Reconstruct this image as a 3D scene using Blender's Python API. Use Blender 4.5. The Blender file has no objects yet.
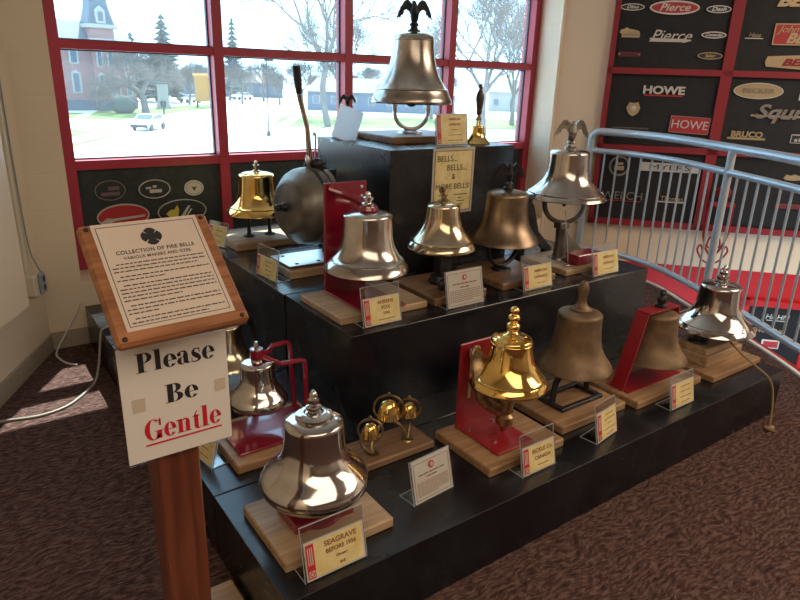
import bpy, math, random
from mathutils import Matrix, Vector, Euler
R_ = math.radians
PI = math.pi
COL = bpy.context.scene.collection

# ------------------------------------------------------------------ helpers
class MB:
    def __init__(s): s.v = []; s.f = []
    def add(s, vs, fs, M=None):
        o = len(s.v)
        for p in vs:
            p = Vector(p)
            if M is not None: p = M @ p
            s.v.append(tuple(p))
        for f in fs: s.f.append(tuple(o + i for i in f))
        return s
    def box(s, x0, x1, y0, y1, z0, z1, M=None):
        vs = [(x0,y0,z0),(x1,y0,z0),(x1,y1,z0),(x0,y1,z0),(x0,y0,z1),(x1,y0,z1),(x1,y1,z1),(x0,y1,z1)]
        return s.add(vs, [(0,3,2,1),(4,5,6,7),(0,1,5,4),(1,2,6,5),(2,3,7,6),(3,0,4,7)], M)
    def rbox(s, x0, x1, y0, y1, z0, z1, b=.004, M=None):       # box with chamfered top and vertical edges
        def ring(d, z): return [(x0+d,y0+b,z),(x0+b,y0+d,z),(x1-b,y0+d,z),(x1-d,y0+b,z),(x1-d,y1-b,z),(x1-b,y1-d,z),(x0+b,y1-d,z),(x0+d,y1-b,z)]
        vs = ring(b*.6, z0) + ring(0, z0+b*.6) + ring(0, z1-b) + ring(b*.8, z1)
        fs = [tuple(range(7,-1,-1)), tuple(range(24,32))]
        for k in range(3):
            for i in range(8): fs.append((k*8+i, k*8+(i+1)%8, k*8+8+(i+1)%8, k*8+8+i))
        return s.add(vs, fs, M)
    def tube(s, pts, r, n=10, cap=True, M=None, flat=None):
        pts = [Vector(p) for p in pts]; m = len(pts)
        if not isinstance(r, (list, tuple)): r = [r]*m
        vs = []; fs = []; prev = None
        for i, p in enumerate(pts):
            d = (pts[min(i+1,m-1)] - pts[max(i-1,0)]).normalized()
            if prev is None:
                a = Vector((0,0,1)) if abs(d.z) < .9 else Vector((1,0,0))
                u = d.cross(a).normalized()
            else:
                u = (prev - d*prev.dot(d)).normalized()
            prev = u; w = d.cross(u)
            for k in range(n):
                t = 2*PI*k/n
                c, q = math.cos(t), math.sin(t)
                if flat: q *= flat
                vs.append(p + (u*c + w*q)*r[i])
        for i in range(m-1):
            for k in range(n):
                a = i*n+k; b = i*n+(k+1)%n
                fs.append((a, b, b+n, a+n))
        if cap: fs.append(tuple(range(n-1,-1,-1))); fs.append(tuple(range((m-1)*n, m*n)))
        return s.add(vs, fs, M)
    def lathe(s, prof, n=40, M=None):
        vs = []; fs = []; rings = []
        for r, z in prof:
            if r < 1e-6: rings.append([len(vs)]); vs.append((0,0,z))
            else:
                rings.append(list(range(len(vs), len(vs)+n)))
                vs += [(r*math.cos(2*PI*k/n), r*math.sin(2*PI*k/n), z) for k in range(n)]
        for a, b in zip(rings, rings[1:]):
            for k in range(n):
                k2 = (k+1) % n
                if len(a) == 1 and len(b) == 1: continue
                if len(a) == 1: fs.append((a[0], b[k], b[k2]))
                elif len(b) == 1: fs.append((a[k], b[0], a[k2]))
                else: fs.append((a[k], b[k], b[k2], a[k2]))
        return s.add(vs, fs, M)
    def prism(s, poly, d0, d1, M=None):                        # polygon in local XZ, thick along Y
        n = len(poly)
        vs = [(x, d0, z) for x, z in poly] + [(x, d1, z) for x, z in poly]
        fs = [tuple(range(n)), tuple(range(2*n-1, n-1, -1))]
        for i in range(n): j = (i+1) % n; fs.append((i, i+n, j+n, j))
        return s.add(vs, fs, M)
    def slab(s, poly, z0, z1, M=None):                         # polygon in XY, thick along Z
        n = len(poly)
        vs = [(x, y, z0) for x, y in poly] + [(x, y, z1) for x, y in poly]
        fs = [tuple(range(n-1,-1,-1)), tuple(range(n, 2*n))]
        for i in range(n): j = (i+1) % n; fs.append((i, j, j+n, i+n))
        return s.add(vs, fs, M)
    def ell(s, c, r, n=16, m=10, M=None):
        prof = [(math.sin(PI*i/m), math.cos(PI*i/m)) for i in range(m+1)]
        prof = [(a if 0 < i < m else 0, b) for i, (a, b) in enumerate(prof)]
        T = Matrix.Translation(c) @ Matrix.Diagonal((r[0], r[1], r[2], 1))
        if M is not None: T = M @ T
        return s.lathe(prof, n, T)

def obj(name, mb, mat, parent=None, smooth=False, loc=None, rot=None, label=None, sharp=35):
    me = bpy.data.meshes.new(name)
    me.from_pydata(mb.v, [], mb.f); me.validate(); me.update()
    import bmesh
    bm = bmesh.new(); bm.from_mesh(me); bmesh.ops.recalc_face_normals(bm, faces=bm.faces); bm.to_mesh(me); bm.free()
    if smooth:
        for p in me.polygons: p.use_smooth = True
        me.set_sharp_from_angle(angle=R_(sharp))
    o = bpy.data.objects.new(name, me); COL.objects.link(o)
    if mat: me.materials.append(mat)
    if parent: o.parent = parent
    if loc: o.location = loc
    if rot: o.rotation_euler = rot
    if label: o['label'] = label
    return o
def thing(name, label, cat, loc=(0,0,0), rotz=0, group=None):
    o = bpy.data.objects.new(name, None); o.empty_display_size = .05; COL.objects.link(o)
    o.location = loc; o.rotation_euler = (0,0,rotz)
    o['label'] = label; o['category'] = cat
    if group: o['group'] = group
    return o
def tag(o, label, cat, group=None, kind=None):
    if label: o['label'] = label
    if cat: o['category'] = cat
    if group: o['group'] = group
    if kind: o['kind'] = kind
    return o
def struct(name, mb, mat, smooth=False):
    o = obj(name, mb, mat, None, smooth); o['kind'] = 'structure'; return o
def text(name, s, size, mat, parent, loc, rot=(PI/2,0,0), ext=.0008, shear=0, bold=0, align='CENTER', sx=1, space=1, label=None):
    cu = bpy.data.curves.new('lettering_curve', 'FONT')
    cu.body = s; cu.size = size; cu.extrude = ext; cu.shear = shear; cu.offset = bold
    cu.align_x = align; cu.align_y = 'CENTER'; cu.space_character = space; cu.resolution_u = 4
    t = bpy.data.objects.new('lettering_tmp', cu); COL.objects.link(t)
    bpy.context.view_layer.update()
    me = bpy.data.meshes.new_from_object(t.evaluated_get(bpy.context.evaluated_depsgraph_get()))
    bpy.data.objects.remove(t)
    me.materials.clear(); me.materials.append(mat)
    o = bpy.data.objects.new(name, me); COL.objects.link(o)
    o.parent = parent; o.location = loc; o.rotation_euler = rot; o.scale = (sx,1,1)
    if label: o['label'] = label
    return o
def catmull(P, k=6):
    P = [Vector(p) for p in P]; out = []
    Q = [P[0]*2-P[1]] + P + [P[-1]*2-P[-2]]
    for i in range(1, len(Q)-2):
        a, b, c, d = Q[i-1:i+3]
        for j in range(k):
            t = j/k
            out.append(.5*((2*b)+(c-a)*t+(2*a-5*b+4*c-d)*t*t+(3*b-3*c+d-a)*t**3))
    out.append(P[-1]); return out

# ------------------------------------------------------------------ materials
def mat(name, col, rough=.5, metal=0, spec=.5, **k):
    m = bpy.data.materials.new(name); m.use_nodes = True
    b = m.node_tree.nodes['Principled BSDF']
    b.inputs['Base Color'].default_value = (*col, 1)
    b.inputs['Roughness'].default_value = rough
    b.inputs['Metallic'].default_value = metal
    b.inputs['Specular IOR Level'].default_value = spec
    if 'coat' in k: b.inputs['Coat Weight'].default_value = k['coat']
    if k.get('emit'):
        b.inputs['Emission Color'].default_value = (*k.get('ecol', col), 1); b.inputs['Emission Strength'].default_value = k['emit']
    return m
def nodes(m): return m.node_tree.nodes, m.node_tree.links, m.node_tree.nodes['Principled BSDF']
def vary(m, c1, c2, scale=(8,8,8), detail=4, lo=.35, hi=.65, bump=0, bscale=None, rough=None, dist=0):
    N, L, b = nodes(m)
    tc = N.new('ShaderNodeTexCoord'); mp = N.new('ShaderNodeMapping'); mp.inputs['Scale'].default_value = scale
    nz = N.new('ShaderNodeTexNoise'); nz.inputs['Scale'].default_value = 1; nz.inputs['Detail'].default_value = detail; nz.inputs['Distortion'].default_value = dist
    L.new(tc.outputs['Object'], mp.inputs[0]); L.new(mp.outputs[0], nz.inputs['Vector'])
    cr = N.new('ShaderNodeValToRGB'); cr.color_ramp.elements[0].position = lo; cr.color_ramp.elements[1].position = hi
    cr.color_ramp.elements[0].color = (*c1,1); cr.color_ramp.elements[1].color = (*c2,1)
    L.new(nz.outputs['Fac'], cr.inputs[0]); L.new(cr.outputs[0], b.inputs['Base Color'])
    if rough:
        mr = N.new('ShaderNodeMapRange'); mr.inputs['To Min'].default_value = rough[0]; mr.inputs['To Max'].default_value = rough[1]
        L.new(nz.outputs['Fac'], mr.inputs[0]); L.new(mr.outputs[0], b.inputs['Roughness'])
    if bump:
        bp = N.new('ShaderNodeBump'); bp.inputs['Strength'].default_value = bump; bp.inputs['Distance'].default_value = .01
        L.new(nz.outputs['Fac'], bp.inputs['Height']); L.new(bp.outputs[0], b.inputs['Normal'])
    return m
def clear(name, tint=(1,1,1), gloss=.07, rough=.02):
    m = bpy.data.materials.new(name); m.use_nodes = True; nt = m.node_tree; nt.nodes.clear()
    o = nt.nodes.new('ShaderNodeOutputMaterial'); mx = nt.nodes.new('ShaderNodeMixShader'); t = nt.nodes.new('ShaderNodeBsdfTransparent')
    g = nt.nodes.new('ShaderNodeBsdfGlossy'); g.inputs['Roughness'].default_value = rough; t.inputs[0].default_value = (*tint,1)
    lw = nt.nodes.new('ShaderNodeLayerWeight'); lw.inputs[0].default_value = .5
    pw = nt.nodes.new('ShaderNodeMath'); pw.operation = 'POWER'; pw.inputs[1].default_value = 5; nt.links.new(lw.outputs['Facing'], pw.inputs[0])
    ml = nt.nodes.new('ShaderNodeMath'); ml.operation = 'MULTIPLY_ADD'; ml.inputs[1].default_value = .5; ml.inputs[2].default_value = gloss*.6; ml.use_clamp = True
    nt.links.new(pw.outputs[0], ml.inputs[0]); nt.links.new(ml.outputs[0], mx.inputs[0]); nt.links.new(t.outputs[0], mx.inputs[1]); nt.links.new(g.outputs[0], mx.inputs[2]); nt.links.new(mx.outputs[0], o.inputs[0])
    return m

M = {}
M['black'] = vary(mat('black_stage_paint', (.006,.007,.01), .4, 0, .65), (.004,.005,.008), (.010,.012,.016), (6,6,6), 5, bump=.10, rough=(.20,.33))
M['oak'] = vary(mat('oak_board', (.4,.25,.13), .45), (.25,.14,.065), (.42,.255,.135), (3,40,40), 4, rough=(.35,.55), dist=.4)
M['oak_pale'] = vary(mat('pale_oak_board', (.5,.36,.22), .45), (.34,.225,.125), (.50,.35,.21), (3,40,40), 4, dist=.4)
M['oak_dark'] = vary(mat('brown_oak_board', (.3,.18,.1), .4), (.16,.085,.042), (.28,.165,.09), (3,40,40), 4, dist=.4)
M['walnut'] = vary(mat('walnut_plaque', (.3,.14,.06), .5), (.19,.07,.024), (.36,.15,.06), (4,50,50), 4, dist=.6)
M['cherry'] = vary(mat('cherry_post', (.22,.07,.035), .35), (.10,.028,.014), (.165,.050,.026), (40,40,3), 4, dist=.6)
M['silver'] = vary(mat('polished_silver', (.62,.60,.58), .1, 1), (.52,.50,.48), (.70,.68,.66), (7,7,4), 4, bump=.05, rough=(.06,.16))
M['silver_worn'] = vary(mat('worn_silver', (.7,.66,.6), .2, 1), (.42,.38,.34), (.70,.67,.63), (9,9,7), 5, bump=.06, rough=(.10,.26))
M['nickel_bronze'] = vary(mat('tarnished_nickel', (.5,.42,.33), .25, 1), (.34,.31,.27), (.66,.61,.54), (7,7,5), 6, rough=(.16,.34))
M['brass'] = vary(mat('polished_brass', (.85,.6,.2), .12, 1), (.78,.50,.14), (.95,.70,.28), (8,8,8), 4, rough=(.06,.16))
M['pale_brass'] = vary(mat('pale_brass', (.75,.58,.32), .2, 1), (.56,.46,.31), (.82,.71,.52), (9,9,9), 5, rough=(.10,.24))
M['bronze'] = vary(mat('dull_bronze', (.36,.24,.14), .38, 1), (.17,.12,.08), (.31,.235,.16), (9,9,9), 6, rough=(.28,.45))
M['patina'] = vary(mat('brown_patina', (.2,.13,.075), .55, .6), (.14,.09,.05), (.25,.17,.10), (12,12,12), 6, rough=(.45,.62), bump=.1)
M['gong'] = vary(mat('gong_metal', (.2,.19,.17), .4, .8), (.13,.125,.11), (.26,.24,.20), (8,8,8), 6, rough=(.3,.5))
M['dark_metal'] = vary(mat('blackened_iron', (.03,.03,.034), .4, .5), (.018,.018,.02), (.05,.05,.055), (14,14,14), 4)
M['eagle_grey'] = vary(mat('aged_pewter', (.35,.33,.3), .35, .9), (.2,.19,.17), (.5,.47,.42), (30,30,30), 4)
M['antique'] = vary(mat('antique_brass', (.35,.25,.13), .4, 1), (.22,.15,.08), (.45,.33,.18), (30,30,30), 4)
M['red'] = mat('red_bracket_paint', (.28,.010,.018), .35, coat=.2)
M['maroon'] = mat('maroon_gloss', (.22,.008,.025), .15, coat=.8)
M['frame_red'] = mat('window_frame_red', (.38,.03,.055), .4)
M['board_red'] = mat('board_frame_red', (.25,.010,.018), .5)
M['wall_red'] = mat('lower_wall_red', (.50,.009,.012), .5)
M['panel'] = vary(mat('charcoal_panel', (.02,.02,.023), .7), (.004,.004,.005), (.009,.009,.011), (25,25,25), 4)
M['panel_green'] = vary(mat('slate_panel', (.025,.035,.035), .55), (.012,.020,.020), (.025,.034,.033), (25,25,25), 4)
M['rail'] = mat('grey_rail_paint', (.48,.56,.62), .28, .25)
M['alu'] = mat('brushed_metal_plate', (.6,.62,.64), .28, 1)
M['paper'] = mat('white_paper', (.72,.69,.64), .5, coat=.25)
M['cream_paper'] = mat('cream_sheet', (.60,.51,.43), .55)
M['yellow_card'] = vary(mat('yellow_card', (.72,.6,.25), .5), (.66,.53,.22), (.78,.68,.36), (20,20,20), 3)
M['card_white'] = mat('card_white', (.8,.77,.7), .5)
M['card_red'] = mat('card_red_ink', (.5,.03,.03), .5)
def translucent(name, col):
    m = bpy.data.materials.new(name); m.use_nodes = True; nt = m.node_tree; nt.nodes.clear()
    o = nt.nodes.new('ShaderNodeOutputMaterial'); mx = nt.nodes.new('ShaderNodeMixShader'); a = nt.nodes.new('ShaderNodeBsdfDiffuse'); b = nt.nodes.new('ShaderNodeBsdfTranslucent')
    a.inputs[0].default_value = (*col,1); b.inputs[0].default_value = (*col,1); mx.inputs[0].default_value = .5
    nt.links.new(a.outputs[0], mx.inputs[1]); nt.links.new(b.outputs[0], mx.inputs[2]); nt.links.new(mx.outputs[0], o.inputs[0]); return m
M['card_white'] = translucent('card_stock', (.80,.78,.72))
M['ink'] = mat('black_ink', (.02,.02,.025), .5)
M['brown_ink'] = mat('brown_ink', (.25,.10,.04), .5)
M['red_ink'] = mat('red_ink', (.55,.012,.03), .5)
M['tape'] = mat('beige_tape', (.55,.47,.37), .5)
M['screw'] = mat('dark_screw', (.08,.06,.05), .4, .8)
M['cable'] = mat('grey_cable', (.30,.29,.25), .5)
M['cord'] = mat('tan_cord', (.30,.20,.11), .7)
M['badge_white'] = mat('badge_silver', (.62,.60,.56), .35, .3)
M['badge_gold'] = mat('badge_gold', (.50,.38,.22), .35, .4)
M['badge_red'] = mat('badge_red', (.42,.03,.035), .4)
M['badge_dark'] = mat('badge_dark', (.03,.03,.033), .4)
M['badge_grey'] = mat('badge_grey', (.28,.25,.22), .4, .5)
M['acrylic'] = clear('clear_acrylic', (.90,.92,.93), .22, .06)
M['acrylic_edge'] = mat('acrylic_edge', (.42,.46,.48), .2)
M['pane'] = clear('window_glass', (.90,.96,.98), .06, .0)
nt_ = M['pane'].node_tree; o_ = [n for n in nt_.nodes if n.type == 'OUTPUT_MATERIAL'][0]; src = o_.inputs[0].links[0].from_socket
hz = nt_.nodes.new('ShaderNodeBsdfTranslucent'); hz.inputs[0].default_value = (.95,.97,1,1); m2 = nt_.nodes.new('ShaderNodeMixShader'); m2.inputs[0].default_value = .020
nt_.links.new(src, m2.inputs[1]); nt_.links.new(hz.outputs[0], m2.inputs[2]); nt_.links.new(m2.outputs[0], o_.inputs[0])
M['gasket'] = mat('black_gasket', (.05,.05,.06), .5)
M['socket'] = mat('grey_socket', (.25,.29,.33), .4)
M['ivory'] = mat('ivory_plastic', (.62,.57,.44), .4)
# carpet
def carpet():
    m = mat('carpet', (.1,.07,.06), .95, 0, .1); N, L, b = nodes(m)
    tc = N.new('ShaderNodeTexCoord')
    wp = N.new('ShaderNodeTexNoise'); wp.inputs['Scale'].default_value = 5
    L.new(tc.outputs['Object'], wp.inputs['Vector'])
    add = N.new('ShaderNodeMixRGB'); add.inputs[0].default_value = .10
    L.new(tc.outputs['Object'], add.inputs[1]); L.new(wp.outputs['Color'], add.inputs[2])
    mp = N.new('ShaderNodeMapping'); mp.inputs['Scale'].default_value = (30,95,1); mp.inputs['Rotation'].default_value = (0,0,R_(14))
    L.new(add.outputs[0], mp.inputs[0])
    n1 = N.new('ShaderNodeTexNoise'); n1.inputs['Scale'].default_value = 1; n1.inputs['Detail'].default_value = 5; n1.inputs['Roughness'].default_value = .62; n1.inputs['Distortion'].default_value = .25
    L.new(mp.outputs[0], n1.inputs['Vector'])
    n2 = N.new('ShaderNodeTexNoise'); n2.inputs['Scale'].default_value = 260; n2.inputs['Detail'].default_value = 2; L.new(tc.outputs['Object'], n2.inputs['Vector'])
    mx = N.new('ShaderNodeMath'); mx.operation = 'MULTIPLY_ADD'; mx.inputs[1].default_value = .30
    L.new(n2.outputs['Fac'], mx.inputs[0]); L.new(n1.outputs['Fac'], mx.inputs[2])
    cr = N.new('ShaderNodeValToRGB'); e = cr.color_ramp.elements
    e[0].position = .48; e[0].color = (.026,.015,.014,1); e[1].position = .80; e[1].color = (.165,.100,.088,1)
    c = e.new(.62); c.color = (.070,.038,.032,1)
    L.new(mx.outputs[0], cr.inputs[0]); L.new(cr.outputs[0], b.inputs['Base Color'])
    bp = N.new('ShaderNodeBump'); bp.inputs['Strength'].default_value = .8; bp.inputs['Distance'].default_value = .008
    L.new(mx.outputs[0], bp.inputs['Height']); L.new(bp.outputs[0], b.inputs['Normal'])
    return m
M['carpet'] = carpet()
def wallmat(name, col, brick=True):
    m = mat(name, col, .45); N, L, b = nodes(m)
    tc = N.new('ShaderNodeTexCoord'); sp = N.new('ShaderNodeSeparateXYZ'); cb = N.new('ShaderNodeCombineXYZ')
    L.new(tc.outputs['Object'], sp.inputs[0])
    ad = N.new('ShaderNodeMath'); ad.operation = 'ADD'; L.new(sp.outputs[0], ad.inputs[0]); L.new(sp.outputs[1], ad.inputs[1])
    L.new(ad.outputs[0], cb.inputs[0]); L.new(sp.outputs[2], cb.inputs[1])
    br = N.new('ShaderNodeTexBrick'); br.inputs['Scale'].default_value = 1; br.inputs['Brick Width'].default_value = .6; br.inputs['Row Height'].default_value = .2
    br.inputs['Mortar Size'].default_value = .004; br.inputs['Mortar Smooth'].default_value = .6
    br.inputs['Color1'].default_value = (1,1,1,1); br.inputs['Color2'].default_value = (1,1,1,1); br.inputs['Mortar'].default_value = (0,0,0,1)
    L.new(cb.outputs[0], br.inputs['Vector'])
    nz = N.new('ShaderNodeTexNoise'); nz.inputs['Scale'].default_value = 60; L.new(tc.outputs['Object'], nz.inputs['Vector'])
    ma = N.new('ShaderNodeMath'); ma.operation = 'MULTIPLY_ADD'; ma.inputs[1].default_value = .12
    L.new(nz.outputs['Fac'], ma.inputs[0]); L.new(br.outputs['Color'] if brick else nz.outputs['Fac'], ma.inputs[2])
    bp = N.new('ShaderNodeBump'); bp.inputs['Strength'].default_value = .35; bp.inputs['Distance'].default_value = .004
    L.new(ma.outputs[0], bp.inputs['Height']); L.new(bp.outputs[0], b.inputs['Normal'])
    return m
M['wall'] = wallmat('cream_block_wall', (.72,.62,.46))
M['wall_smooth'] = wallmat('cream_smooth_wall', (.74,.60,.43), False)
M['base'] = mat('beige_baseboard', (.33,.28,.21), .5)
M['ceiling'] = mat('ceiling_white', (.6,.55,.48), .8)
M['trim_white'] = mat('nosing_white', (.6,.57,.52), .4)

# ------------------------------------------------------------------ the room
def quadwall(name, ax, ay, bx, by, z0, z1, th, m, side=1):
    d = Vector((bx-ax, by-ay, 0)).normalized(); n = Vector((-d.y, d.x, 0))*th*side
    mb = MB().slab([(ax,ay),(bx,by),(bx+n.x,by+n.y),(ax+n.x,ay+n.y)], z0, z1)
    return struct(name, mb, m)

edge = [(4.58,3.62),(4.66,3.30),(4.63,2.86),(4.36,2.33),(4.13,1.84),(3.93,1.50),(3.78,1.28),(3.60,.95),(3.42,.50),(3.28,0),(3.2,-.8),(3.2,-5)]
ecr = [(p.x, p.y) for p in catmull([(x,y,0) for x,y in edge[:-1]], 4)] + [(3.2,-5.0)]
floor = [(.25,4.05),(4.4,4.05),(4.4,3.92)] + ecr + [(-3,-5),(-3,4.05)]
struct('floor', MB().slab(floor[::-1], -.12, 0), M['carpet'])
def strip(pts, off0, off1, z0, z1):
    mb = MB(); n = len(pts); L0 = []; L1 = []
    for i, p in enumerate(pts):
        a = Vector(pts[max(i-1,0)]); b = Vector(pts[min(i+1,n-1)]); d = (b-a).normalized(); nn = Vector((-d.y, d.x))
        L0.append(Vector(p)+nn*off0); L1.append(Vector(p)+nn*off1)
    for i in range(n-1):
        mb.slab([L0[i], L1[i], L1[i+1], L0[i+1]], z0, z1)
    return mb
struct('trim_1', strip(ecr, -.012, .014, -.14, .012), M['trim_white'])
struct('trim_2', strip(ecr, .014, .085, -.30, -.015), M['board_red'])

wy = 3.90
HEAD = 3.12
ky = 4.16/3.9            # the window sits back in its opening
wyw = 4.16
def zw(z): return 1.55-(1.55-z)*ky
# window wall
mb = MB()
mb.box(.34,.552,wy,wyw+.13,0,3.3); mb.box(.552,4.395,wy,wyw+.13,HEAD,3.3); mb.box(.552,4.395,wy,wyw+.13,-.12,.375); mb.box(4.395,4.75,wy,wyw+.13,0,3.3)
struct('wall_back', mb, M['wall'])
struct('baseboard_back', MB().box(.352,4.3,wy-.012,wy,0,.10), M['base'])
# diagonal wall on the left
LW = Vector((-.466,-.885,0)); L0 = Vector((.355,wy,0)); L1 = L0 + LW*7.5
quadwall('wall_left', L0.x, L0.y, L1.x, L1.y, 0, 3.3, .3, M['wall'], -1)
lrot = math.atan2(-LW.y, -LW.x)      # local x runs toward the corner
def lw(s, off=0): p = L0 + LW*s + Vector((.885,-.466,0))*off; return (p.x, p.y)
b0, b1, b2, b3 = lw(.01,0), lw(7,0), lw(7,.012), lw(.01,.012)
struct('baseboard_left', MB().slab([b0,b3,b2,b1], 0, .10), M['base'])
# pilaster on the left wall
q = [lw(.35,0), lw(1.6,0), lw(1.6,.10), lw(.42,.10)]
struct('trim_3', MB().slab(q, .42, 3.3), M['wall_smooth'])
# board wall on the right, 47 degrees
B0 = Vector((4.37,wy,0)); BD = Vector((math.cos(R_(-47)), math.sin(R_(-47)), 0)); BN = Vector((-.731,-.682,0))
def bw(s, off=0): p = B0 + BD*s + BN*off; return (p.x, p.y)
e0, e1 = bw(0), bw(7)
struct('wall_right', MB().slab([bw(0,0), bw(7,0), bw(7,-.25), bw(0,-.25)], .045, 3.3), M['wall_smooth'])
struct('wall_lower', MB().slab([bw(-.3,0), bw(7,0), bw(7,-.25), bw(-.3,-.25)], -3.2, .045), M['wall_red'])
struct('trim_4', MB().tube([(4.385,wy-.004,0),(4.385,wy-.004,3.3)], .018, 10), M['wall_smooth'], True)
struct('trim_5', MB().slab([bw(.30,.03), bw(.39,.03), bw(.39,0), bw(.30,0)], .36, .38), M['base'])
# rest of the hall
M['hall'] = wallmat('brown_hall_wall', (.26,.20,.155), False)
quadwall('wall_rear', -3.2, -5, 9.3, -5, -3.2, 3.3, .2, M['hall'], -1)
quadwall('wall_far_right', 9.15, -5.1, 9.15, -1.2, -3.2, 3.3, .2, M['wall_smooth'], -1)
quadwall('wall_far_left', -3.15, -5.1, -3.15, -2.7, 0, 3.3, .2, M['hall'], 1)
struct('ceiling', MB().box(-3.4,9.4,-5.2,4.29,3.3,3.4), M['ceiling'])
struct('sun_block_eave', MB().box(-.6,5.6,wyw+.13,4.80,3.3,3.42), M['trim_white'])  # unseen eave added outside, deep enough to stop sun through the upper panes
struct('floor_lower', MB().box(2.5,9.4,-5.2,4.15,-3.3,-3.2), mat('hall_concrete', (.22,.19,.17), .5))

# ------------------------------------------------------------------ window
VX = [(a*ky,b*ky) for a,b in ((.520,.605),(1.415,1.475),(2.306,2.366),(3.195,3.255),(4.06,4.12))]
HZ = [(zw(a),zw(b)) for a,b in ((.39,.44),(1.01,1.06),(1.635,1.68),(2.20,2.245))]+[(HEAD-.06,HEAD)]
win = thing('window_1', 'tall red framed window wall behind the bell display with slate panels below the glass', 'window'); del win['category']; win['kind'] = 'structure'
mb = MB()
for a, b in VX: mb.box(a, b, wyw-.006, wyw+.12, .30, HEAD)
obj('vertical_frame', mb, M['frame_red'], win)
mb = MB()
for a, b in HZ: mb.box(VX[0][1], VX[4][0], wyw, wyw+.115, a, b)
obj('horizontal_frame', mb, M['frame_red'], win)
mb = MB(); gk = MB(); pn = MB()
for i in range(4):
    x0, x1 = VX[i][1], VX[i+1][0]
    for z0, z1 in ((HZ[1][1],HZ[2][0]),(HZ[2][1],HZ[3][0]),(HZ[3][1],HEAD-.06)):
        mb.box(x0, x1, wyw+.075, wyw+.081, z0, z1)
        for q in ((x0,x0+.008,z0,z1),(x1-.008,x1,z0,z1),(x0,x1,z0,z0+.008),(x0,x1,z1-.008,z1)):
            gk.box(q[0], q[1], wyw+.066, wyw+.09, q[2], q[3])
    pn.box(x0, x1, wyw+.03, wyw+.05, HZ[0][1], HZ[1][0])
obj('pane', mb, M['pane'], win); obj('gasket', gk, M['gasket'], win); obj('lower_panel', pn, M['panel_green'], win)

# badge board on the right wall
bd = thing('badge_board', 'red framed wall of black panels carrying fire truck name badges', 'display board', (B0.x, B0.y, 0), R_(-47))
fr = MB()
for a, b in ((.41,.45),(1.285,1.37),(2.19,2.275),(3.1,3.185),(4.0,4.085)): fr.box(a, b, -.045, 0, .38, 2.75)
for a, b in ((.38,.43),(1.015,1.066),(1.632,1.68),(2.3,2.35),(2.7,2.75)): fr.box(.41, 4.085, -.045, 0, a, b)
obj('frame', fr, M['board_red'], bd)
obj('panel', MB().box(.45,4.0,-.02,0,.43,2.70), M['panel'], bd)
bl = thing('lower_badge_board', 'black badge panel in red frame low on the wall below the railing', 'display board', (B0.x, B0.y, 0), R_(-47))
fr = MB(); fr.box(1.82,1.87,-.05,0,-1.1,-.2); fr.box(2.36,2.46,-.05,0,-1.1,-.2); fr.box(1.82,3.4,-.05,0,-.255,-.2); fr.box(1.82,3.4,-.05,0,-1.15,-1.08); fr.box(3.35,3.4,-.05,0,-1.1,-.2)
obj('frame', fr, M['wall_red'], bl); obj('panel', MB().box(1.87,3.35,-.03,0,-1.08,-.255), M['panel'], bl)

# ------------------------------------------------------------------ badges
def oval(a, b, y0, y1, n=36, inner=0):
    mb = MB()
    out = [(a*math.cos(2*PI*k/n), b*math.sin(2*PI*k/n)) for k in range(n)]
    if not inner: return mb.prism(out, y0, y1)
    inn = [(x*(1-inner*b/a), z*(1-inner)) for x, z in out]
    for k in range(n):
        j = (k+1) % n; mb.prism([out[k], out[j], inn[j], inn[k]], y0, y1)
    return mb
def badge(label, s, z, lower=False, group=None, front=.021, name='name_badge'):
    x, y = bw(s, .031 if lower else front)
    return thing(name, label, 'badge', (x, y, z), R_(-47), group)
def t_badge(label, s, z, txt, size, m, **k):
    und = k.pop('under', None); sx = k.pop('sx', 1); low = k.pop('lower', False)
    t = badge(label, s, z, low)
    text('lettering', txt, size, m, t, (0,-.006,0), ext=.005, sx=sx, **k)
    if und: obj('underline', MB().box(-und[0], und[0], -.008, 0, und[1], und[1]+und[2]), und[3], t)
    return t
def o_badge(label, s, z, a, b, fill, ring, txt, size, tm, inner=.25, shear=.3, sx=1):
    t = badge(label, s, z)
    obj('plate', oval(a, b, -.008, 0), fill, t); obj('rim', oval(a, b, -.012, -.004, inner=inner), ring, t)
    if txt: text('lettering', txt, size, tm, t, (0,-.010,0), ext=.002, shear=shear, sx=sx, bold=.0008)
    return t
W_, G_, D_, Rr = M['badge_white'], M['badge_gold'], M['badge_dark'], M['badge_red']
o_badge('small silver oval badge left of the big red oval at the top of the board', .539, 2.133, .092, .026, D_, W_, 'Dino', .032, W_, sx=1.4)
o_badge('large oval badge with red centre and white script reading Pierce', .857, 2.132, .187, .052, Rr, W_, 'Pierce', .075, W_, .24, sx=1.2)
o_badge('small silver oval badge reading Dash right of the big red oval', 1.185, 2.124, .092, .028, D_, W_, 'Dash', .04, W_, sx=1.3)
o_badge('silver oval badge with italic script right of the winged script badge', 1.182, 1.938, .093, .026, D_, W_, 'Contender', .028, W_, .35)
o_badge('dull gold oval badge with script at lower right of the first panel', 1.180, 1.784, .093, .027, D_, G_, 'Saber', .034, G_)
t = badge('cut out silver badge shaped like a fire engine on the first panel', .546, 1.945)
obj('silhouette', MB().prism([(-.08,.0),(-.06,-.01),(-.06,-.036),(.078,-.036),(.08,-.01),(.07,.012),(.03,.022),(-.01,.028),(-.03,.04),(-.045,.026),(-.07,.022)], -.008, 0), M['badge_gold'], t)
obj('relief', MB().box(-.05,.07,-.011,-.008,-.022,-.010).box(-.04,.06,-.011,-.008,.0,.006), M['badge_grey'], t)
t = badge('silver winged script badge reading Pierce in the middle of the first panel', .862, 1.915)
text('lettering', 'Pierce', .115, W_, t, (0,-.008,.010), ext=.005, shear=.35, bold=.0, sx=1.05)
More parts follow.
